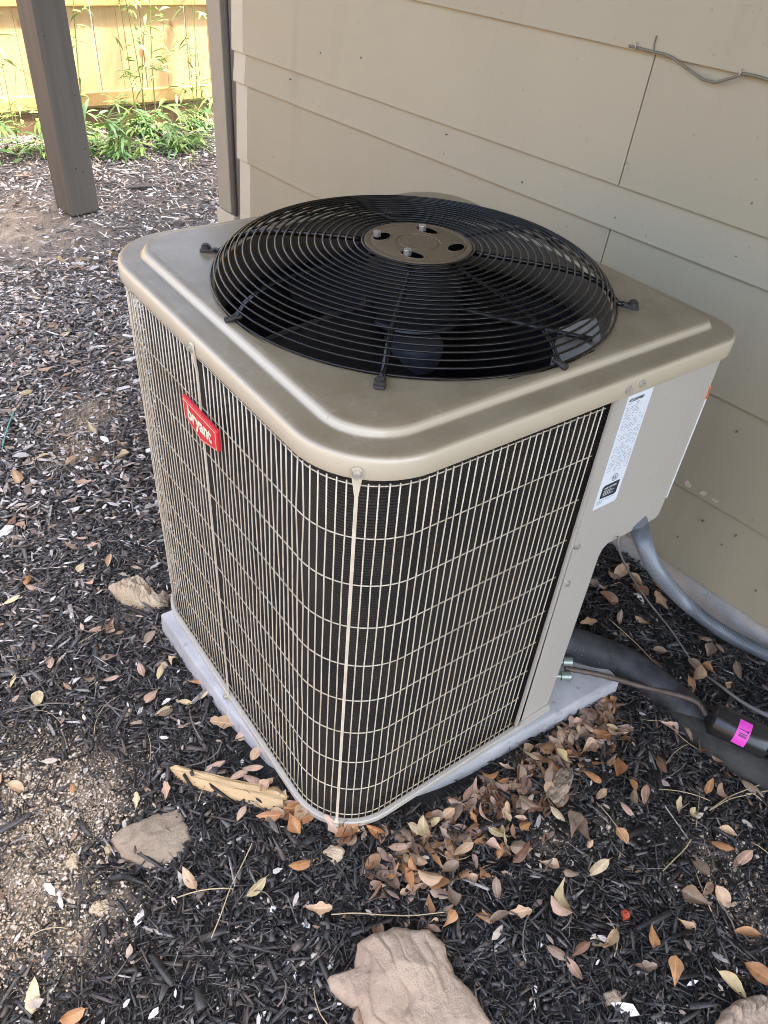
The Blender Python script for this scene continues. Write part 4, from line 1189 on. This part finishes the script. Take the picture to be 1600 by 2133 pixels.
rock([(186, 1905), (198, 1882), (225, 1876), (232, 1892), (212, 1912)], .016, RK3, 'pebble', 'orange sandy clod below the wedge shaped stone', 'pebble', seed=16, rough=.35)
rock([(218, 1772), (225, 1762), (234, 1768), (232, 1780), (222, 1782)], .012, RK3, 'pebble', 'tiny yellow pebble touching the wedge shaped stone', 'pebble', seed=17, rough=.2)
rock([(1290, 1904), (1299, 1896), (1311, 1904), (1309, 1916), (1296, 1920)], .014, M['redbit'], 'red_berry', 'bright red crumb on the mulch at lower right', 'berry', seed=18, rough=.2)
rock([(420, 1418), (432, 1411), (441, 1418), (437, 1428), (424, 1428)], .012, RK3, 'acorn_cap', 'tan acorn cap beside the left edge of the pad', 'acorn cap', seed=19)
rock([(330, 1385), (345, 1380), (352, 1390), (343, 1398), (332, 1396)], .012, RK3, 'acorn_cap', 'pinkish acorn cap on the mulch left of the pad', 'acorn cap', seed=20)
# split wood stake
def stake():
    top_e = [(352, 1603), (366, 1599), (400, 1606), (455, 1619), (520, 1634), (580, 1643), (600, 1662)]
    bot_e = [(352, 1606), (380, 1630), (420, 1646), (460, 1661), (515, 1675), (560, 1690), (592, 1688)]
    NJ, NI = 14, 60
    r = np.random.default_rng(2); ridge = r.uniform(-.0012, .0012, NJ + 1); loops = []
    def along(e, t):
        q = t * (len(e) - 1); i = min(int(q), len(e) - 2); f = q - i
        return e[i][0] + (e[i + 1][0] - e[i][0]) * f, e[i][1] + (e[i + 1][1] - e[i][1]) * f
    base = None
    for i in range(NI + 1):
        t = i / NI
        A_ = np.array(lp(*along(top_e, t), .004)); B_ = np.array(lp(*along(bot_e, t), .004))
        row = []
        for j in range(NJ + 1):
            u = j / NJ
            p = A_ + (B_ - A_) * u
            arch = .017 * (1 - abs(2 * u - 1) ** 3) * min(1, .25 + t * 4) * (1 - .35 * u)
            rag = (.004 * math.sin(j * 2.7) if i == NI else 0)
            row.append((p[0] + rag, p[1] - rag, p[2] + .006 + arch + ridge[j] * (1 + .5 * math.sin(t * 9 + j)) * (1 if 0 < j < NJ else 0) + .0012 * math.sin(t * 23 + j * 1.9) * math.sin(j)))
        loops.append(row + [(row[-1][0], row[-1][1], row[-1][2] - .02), (row[0][0], row[0][1], row[0][2] - .02)])
    mb = MB(); mb.loft(loops, True, True, True)
    c = np.mean([p for l in loops for p in l], 0); d = np.array(loops[-1][7]) - np.array(loops[0][7]); yaw = math.atan2(d[1], d[0])
    R_ = np.array(Matrix.Rotation(-yaw, 3, 'Z')); mb.v = [tuple(R_ @ (np.array(p) - c)) for p in mb.v]
    o = mb.build('wood_splinter', M['splinter'], smooth=True, sharp=40); o.location = tuple(c); o.rotation_euler = (0, 0, yaw)
    tag(o, 'long pale split pine stake pointing at the front corner of the unit', 'wood')
stake()

# ================================================================== FALLEN LEAVES
def leaf_mesh(kind, seed):
    r = np.random.default_rng(seed)
    NL, NW = 9, 5
    if kind == 0: prof = lambda t: (math.sin(math.pi * t ** .85) ** .8) * .19
    elif kind == 1: prof = lambda t: (.03 + .25 * math.sin(math.pi * min(1, t ** 1.9)) ** .75) if t < .99 else .02      # spatulate
    elif kind == 2: prof = lambda t: (.04 + .17 * math.sin(math.pi * t ** 1.3)) * (1 + .28 * math.sin(t * 15))            # wavy / lobed
    else: prof = lambda t: (math.sin(math.pi * t) ** .6) * .30                                                            # oval
    cl, cw = r.uniform(-.25, .7), r.uniform(-.9, 1.5); tw = r.uniform(-.6, .6)
    L = []
    for i in range(NL):
        t = i / (NL - 1); row = []
        wdt = max(prof(t), .004) * (1 + r.uniform(-.06, .06))
        for j in range(NW):
            u = j / (NW - 1) * 2 - 1
            z = cl * (t - .5) ** 2 * 1.2 + cw * (abs(u) ** 1.5) * wdt * .9 + tw * u * wdt * (t - .5) * 2
            row.append((t - .5, u * wdt + .03 * math.sin(t * 3 + seed), z))
        L.append(row)
    mb = MB(); mb.loft(L, False)
    # stalk
    mb.tube([(-.5, .03 * math.sin(seed), L[0][2][2]), (-.56, .03 * math.sin(seed) + .01, L[0][2][2] + .01), (-.62, .03 * math.sin(seed) + .025, L[0][2][2] + .0)], [.010, .008, .006], 4, cap=False)
    zmin = min(v[2] for v in mb.v)
    mb.v = [(x, y, z - zmin) for x, y, z in mb.v]
    return mb
LEAF = {}
for kd in range(4):
    for sd_ in range(3):
        for mi in range(6):
            pass
base_leaf = [[leaf_mesh(k, 10 * k + s_) for s_ in range(4)] for k in range(4)]
def leaf_me(k, s_, mi):
    key = (k, s_, mi)
    if key not in LEAF:
        me = base_leaf[k][s_].mesh('leaf', True); me.materials.append(LEAFM[mi]); LEAF[key] = me
    return LEAF[key]
NLEAF = 0
DRIFT = 'oak leaves drifted along the right side of the pad'
def leaf(px, py, L=.05, yaw=None, kind=None, mi=0, lift=.012, label=None, group=None, tilt=.25, P=None):
    global NLEAF
    p = ground_at(px, py) if P is None else P
    k = kind if kind is not None else random.choice([0, 0, 1, 1, 2, 3])
    o = bpy.data.objects.new('fallen_leaf', leaf_me(k, random.randrange(4), mi)); COL.objects.link(o)
    o.location = (p[0], p[1], float(gz(p[0], p[1])) + lift)
    o.rotation_euler = (random.gauss(0, tilt), random.gauss(0, tilt), random.uniform(0, 6.28) if yaw is None else yaw)
    o.scale = (L, L, L)
    if group:
        label = ['tan', 'orange brown', 'pinkish', 'pale yellow', 'grey brown', 'dark brown'][mi] + ' ' + ['pointed', 'spatula shaped', 'wavy edged', 'oval'][k] + ' ' + label
    tag(o, label, 'leaf', group); NLEAF += 1
    return o
# singled-out leaves, placed where the photo shows them: px, py, length, shape, colour, label
NAMED = [
 (1163, 1899, .052, 3, 2, 'large oval pinkish leaf lying flat on the mulch at lower right'),
 (1243, 1816, .062, 0, 3, 'thin cream curved leaf arched over the mulch at right'),
 (1193, 2029, .05, 0, 2, 'pinkish pointed leaf near the bottom, right of the large rock'),
 (1160, 1992, .052, 0, 4, 'grey brown narrow leaf just above the pinkish pointed leaf'),
 (1263, 1962, .056, 0, 0, 'tan folded leaf below the red crumb'),
 (1354, 1956, .05, 1, 1, 'spatula shaped orange brown leaf right of the folded tan leaf'),
 (1426, 1935, .042, 1, 0, 'small tan leaf standing out on black mulch at lower right'),
 (1339, 2021, .048, 2, 4, 'olive grey curled leaf near the bottom right'),
 (1401, 2028, .055, 1, 1, 'golden brown drop shaped leaf near the bottom right'),
 (1550, 1952, .055, 0, 1, 'orange brown pointed leaf by the right edge'),
 (1576, 2035, .06, 3, 1, 'broad orange brown leaf at the right edge near the bottom'),
 (1517, 2059, .07, 0, 3, 'pale silvery leaf above the bottom right rock'),
 (1184, 1828, .042, 0, 4, 'small brown rolled leaf left of the cream curved leaf'),
 (1292, 1748, .04, 3, 1, 'bright orange leaf on a bare soil spot at right'),
 (1225, 1767, .022, 3, 0, 'tiny round tan leaf disc right of centre'),
 (1208, 1739, .062, 1, 4, 'long greyish spatula leaf above the tiny round leaf'),
 (1407, 1684, .045, 2, 3, 'yellow lobed leaf on the mulch at right'),
 (1438, 1705, .035, 1, 3, 'small yellow leaf beside the yellow lobed leaf'),
 (1167, 1677, .046, 0, 5, 'dark red brown leaf resting against the bark chunk'),
 (1084, 1687, .045, 3, 4, 'flat grey oval leaf left of the bark chunk'),
 (628, 1809, .058, 0, 1, 'orange leaf with a raised tip left of the pale cream pebble'),
 (944, 1795, .055, 0, 1, 'orange brown leaf alone below the leaf drift'),
 (1034, 1744, .05, 0, 3, 'spotted yellow leaf below the leaf drift'),
 (1041, 1780, .045, 0, 1, 'brown rolled leaf just under the spotted yellow leaf'),
 (831, 1772, .05, 0, 2, 'reddish pink leaf in the middle below the front corner'),
 (666, 1900, .055, 2, 0, 'pale tan crumpled leaf left of centre near the bottom'),
 (1009, 1919, .052, 0, 1, 'golden leaf pointing down above the large rock'),
 (1037, 1919, .05, 0, 4, 'mauve grey leaf beside the golden pointed leaf'),
 (1081, 1906, .05, 2, 0, 'tan double leaf left of the large oval leaf'),
 (1031, 1859, .05, 0, 4, 'thin brown leaf draped over a twig below centre'),
 (787, 1947, .04, 3, 5, 'dark brown leaf tucked behind the large rock'),
 (747, 2112, .05, 1, 4, 'olive brown leaf at the left foot of the large rock'),
 (937, 1919, .04, 1, 1, 'small orange leaf standing near the top of the large rock'),
 (470, 1514, .075, 2, 0, 'big tan lobed leaf leaning on the left side of the unit'),
 (513, 1536, .06, 0, 2, 'long pinkish leaf leaning on the base of the unit'),
 (534, 1577, .04, 3, 0, 'small tan leaf under the unit above the wood splinter'),
 (449, 1604, .052, 0, 2, 'pinkish leaf lying along the top of the wood splinter'),
 (504, 1703, .042, 0, 2, 'pink brown triangular leaf below the wood splinter'),
 (564, 1707, .062, 0, 1, 'curled orange leaf below the right end of the splinter'),
 (318, 1459, .055, 1, 2, 'pinkish flat leaf on the mulch left of the pad'),
 (341, 1489, .045, 0, 3, 'yellow tan leaf just below the pinkish flat leaf'),
 (335, 1409, .045, 0, 3, 'pale yellow leaf near the acorn caps'),
 (425, 1457, .036, 0, 3, 'small cream leaf at the foot of the pad'),
 (387, 1472, .038, 0, 3, 'small cream pointed leaf left of the pad'),
 (412, 1429, .046, 0, 1, 'rusty leaf standing upright against the pad'),
 (228, 1424, .06, 0, 2, 'large pinkish pointed leaf on the mulch at left'),
 (204, 1319, .055, 0, 2, 'dusky pink leaf below the cream rock'),
 (230, 1378, .045, 3, 4, 'brown square leaf below the dusky pink leaf'),
 (171, 1190, .045, 1, 3, 'pale leaf with a long stalk left of the cream rock'),
 (170, 1130, .05, 0, 2, 'pinkish leaf among grey mulch at left'),
 (230, 1177, .05, 0, 0, 'folded white brown leaf above the cream rock'),
 (59, 1218, .052, 0, 1, 'rusty orange leaf near the left edge'),
 (28, 1258, .05, 0, 3, 'pale yellow narrow leaf at the left edge'),
 (26, 1096, .055, 2, 5, 'dark red folded leaf at the left edge'),
 (37, 1647, .04, 3, 0, 'round tan leaf on the sandy soil at left edge'),
 (154, 1652, .032, 0, 1, 'small orange leaf on the sandy soil'),
 (287, 1675, .036, 2, 3, 'curled cream leaf above the wedge shaped stone'),
 (349, 1656, .045, 2, 2, 'pinkish grey leaf between stake and wedge shaped stone'),
 (397, 1840, .058, 0, 0, 'tan leaf pair below the wedge shaped stone'),
 (534, 1858, .055, 0, 3, 'slender yellow leaf right of the perlite crumbs'),
 (75, 2080, .065, 0, 3, 'long yellow orange leaf at the bottom left'),
 (154, 2125, .045, 3, 1, 'orange leaf cut off by the bottom edge at left'),
 (1070, 1503, .055, 2, 1, 'crumpled orange leaf lying on the pad edge against the grille'),
 (1250, 1538, .05, 3, 1, 'broad golden leaf at the edge of the drift right of the pad'),
 (1264, 1524, .048, 0, 3, 'golden leaf overlapping the broad golden leaf'),
 (1257, 1470, .042, 1, 1, 'shiny orange curled leaf below the pad corner'),
 (1390, 1524, .052, 1, 2, 'pinkish tadpole shaped leaf between pipes and drift'),
 (1435, 1538, .04, 0, 2, 'small pink leaf just right of the tadpole shaped leaf'),
 (1474, 1360, .06, 1, 4, 'long brown leaf on the mulch below the conduit'),
 (1465, 1338, .042, 0, 4, 'brown upright leaf above the long brown leaf'),
 (1376, 1225, .085, 3, 1, 'very large orange brown leaf propped against the foundation'),
 (1336, 1304, .055, 0, 0, 'tan leaf on the mulch between post and conduit'),
 (1371, 1363, .04, 3, 4, 'grey brown oval leaf beside the thick black pipe'),
 (1442, 1395, .055, 3, 4, 'broad brown leaf under the thin cable'),
 (1445, 1877, .062, 1, 4, 'long brown leaf in the pile at the right edge'),
 (1497, 1878, .055, 3, 0, 'broad tan leaf in the pile at the right edge'),
 (1466, 1859, .05, 0, 2, 'pinkish leaf topmost of the pile at the right edge'),
 (1449, 1811, .06, 3, 4, 'large grey brown leaf above the pile at the right'),
 (1500, 1770, .05, 0, 1, 'orange brown leaf near the right edge above the pile'),
 (1509, 1741, .052, 0, 0, 'tan pointed leaf near the right edge'),
 (1473, 1645, .05, 0, 1, 'golden brown leaf under the dry straws at right'),
 (1497, 1663, .05, 3, 2, 'pinkish broad leaf under the dry straws at right'),
 (1562, 1650, .06, 0, 4, 'brown leaf at the right edge below the pipes'),
 (1318, 1670, .05, 0, 4, 'striped grey leaf between bark chunk and yellow leaf'),
 (1315, 1642, .035, 3, 1, 'small brown leaf above the striped grey leaf'),
 (1303, 1694, .045, 0, 2, 'thin pinkish brown leaf left of the bright orange leaf'),
 (1230, 1626, .055, 0, 1, 'orange leaf right of the bark chunk'),
 (1249, 1663, .05, 0, 0, 'tan V shaped leaf below the orange leaf by the bark'),
]
for px, py, L, k, mi, lb in NAMED:
    onp = lb.startswith('crumpled')
    o = leaf(px, py, L * .85, None, k, mi, .014, lb, None, .22)
    if onp: q = at(px, py, 2, .006); o.location = (q[0], q[1], .004)
# leaves that cannot be told apart
def scatter(n, fn, sizes, mats, label, group, tilt=.3, lift=(.008, .02)):
    k = 0
    while k < n:
        x, y = fn()
        if in_pad(np.array(x), np.array(y), .004): continue
        z = float(gz(x, y))
        wx = 1.1387 - (y - .3) * math.tan(WYAW)
        if x > wx - .04 and y < 2.35: continue
        leaf(0, 0, random.uniform(*sizes), None, None, random.choice(mats), random.uniform(*lift), label, group, tilt, np.array([x, y, z])); k += 1
def drift_pt():
    u = random.random() ** .8; x = .02 + .72 * u
    return x, -.035 - abs(random.gauss(0, .06 + .02 * math.sin(u * 6))) - .02 * (u < .15)
scatter(84, drift_pt, (.026, .048), [0, 0, 1, 2, 2, 4, 4, 5, 3], 'leaf in the drift against the right side of the pad', DRIFT, .45, (.006, .032))
def drift_mass(n, fn, name, label):
    V = []; F_ = []; C_ = []
    pal = np.array([[.36, .20, .10], [.28, .14, .06], [.42, .28, .17], [.24, .15, .10], [.38, .26, .19]])
    for _ in range(n):
        x, y = fn()
        if in_pad(np.array(x), np.array(y), .002): continue
        src = base_leaf[random.choice([0, 0, 1, 2, 3])][random.randrange(4)]
        E_ = Matrix.Rotation(random.uniform(0, 6.28), 3, 'Z') @ Matrix.Rotation(random.gauss(0, .5), 3, 'X') @ Matrix.Rotation(random.gauss(0, .4), 3, 'Y')
        A_ = np.array(E_); sc = random.uniform(.028, .05); o = len(V)
        W2 = (np.array(src.v) * sc) @ A_.T + np.array([x, y, float(gz(x, y)) + random.uniform(.002, .012)])
        V += list(W2); c = pal[random.randrange(5)] * random.uniform(.6, 1.1); C_ += [c] * len(W2)
        for f in src.f:
            F_ += [(f[0] + o, f[1] + o, f[2] + o), (f[0] + o, f[2] + o, f[3] + o)]
    me = arr_mesh(name, np.array(V), np.array(F_), M['flakes'], np.array(C_), True)
    tag(stuff(put(name, me, M['flakes'])), label, 'leaf litter')
drift_mass(260, drift_pt, 'leaf_drift', 'bed of broken brown leaves under the drift beside the pad')
def corner_pt():
    a = random.uniform(math.radians(165), math.radians(262)); r = .205 + abs(random.gauss(0, .03)); return .19 + r * math.cos(a), .19 + r * math.sin(a)
scatter(26, corner_pt, (.035, .055), [0, 1, 3, 2, 5], 'leaf caught under the rounded front corner of the unit', 'leaves under the front corner', .4, (.006, .022))
def right_pt(): return random.uniform(.25, 1.0), random.uniform(-.75, -.16)
scatter(28, right_pt, (.03, .055), [0, 1, 2, 4, 3, 5], 'leaf scattered over the black mulch at lower right', 'leaves scattered at lower right')
def behind_pt(): return random.uniform(.8, 1.12), random.uniform(-.25, .38)
scatter(26, behind_pt, (.035, .06), [0, 4, 1, 5, 4], 'leaf on the mulch between the unit and the wall', 'leaves between unit and wall', .4)
def left_pt(): return random.uniform(-.5, .02), random.uniform(.35, 1.6)
scatter(22, left_pt, (.032, .05), [2, 0, 3, 4, 2], 'leaf scattered over the grey mulch left of the unit', 'leaves scattered at left')
def back_pt(): return random.uniform(-.25, .9), random.uniform(1.2, 3.0)
scatter(28, back_pt, (.04, .065), [3, 2, 0, 4, 3], 'leaf on the litter between unit and post', 'leaves before the post')

# ---- straw and twigs
mb = MB(); mt = MB()
for k in range(110):
    p = sample(1, .25, 1.9)[0]; a = random.uniform(0, 6.28); L = random.uniform(.03, .11); c = random.gauss(0, .5); pts = []
    for t in np.linspace(-.5, .5, 6):
        aa = a + c * t; x = p[0] + L * t * math.cos(aa); y = p[1] + L * t * math.sin(aa); pts.append((x, y, float(gz(x, y)) + .013 + .006 * math.cos(t * 3)))
    (mb if k % 2 else mt).tube(pts, random.uniform(.0005, .0013) * (1 if k % 2 else 1.6), 4)
tag(stuff(mb.build('dry_straw', M['straw'], smooth=True)), 'dry straw and grass stems strewn on the mulch', 'straw')
tag(stuff(mt.build('fine_twigs', M['twig'], smooth=True)), 'thin grey twigs strewn on the mulch', 'twigs')
for pts_, lb, mt_, rd in (([(1478, 1688), (1520, 1665), (1560, 1655), (1610, 1645)], 'lower dry straw stalk at the right edge', 'straw', .0012),
                     ([(1480, 1686), (1515, 1662), (1555, 1645), (1610, 1625)], 'upper dry straw stalk at the right edge', 'straw', .0012),
                     ([(690, 1905), (740, 1902), (800, 1906), (860, 1907), (925, 1900)], 'long pale straw lying left to right above the large rock', 'straw', .0011),
                     ([(440, 1955), (462, 1900), (480, 1850), (505, 1800), (525, 1757)], 'yellow straw stalk curving up below the wood splinter', 'straw', .0011),
                     ([(372, 1600), (420, 1588), (450, 1570), (463, 1545)], 'thin red brown twig leaning beside the wood splinter', 'twig', .0014),
                     ([(1375, 1820), (1400, 1795), (1425, 1770), (1440, 1748)], 'pale thin twig above the leaf pile at right', 'straw', .0013),
                     ([(1270, 1290), (1330, 1345), (1380, 1400), (1430, 1465)], 'thin dry runner stem between the pipe and the cable', 'straw', .0013)):
    mb = MB(); mb.tube(smooth_path([lp(a, b, .016) for a, b in pts_], 24), rd, 5); o = mb.build('dry_stalk' if mt_ == 'straw' else 'twig', M[mt_], smooth=True); tag(o, lb, 'stalk' if mt_ == 'straw' else 'twig')
print('leaves', NLEAF)
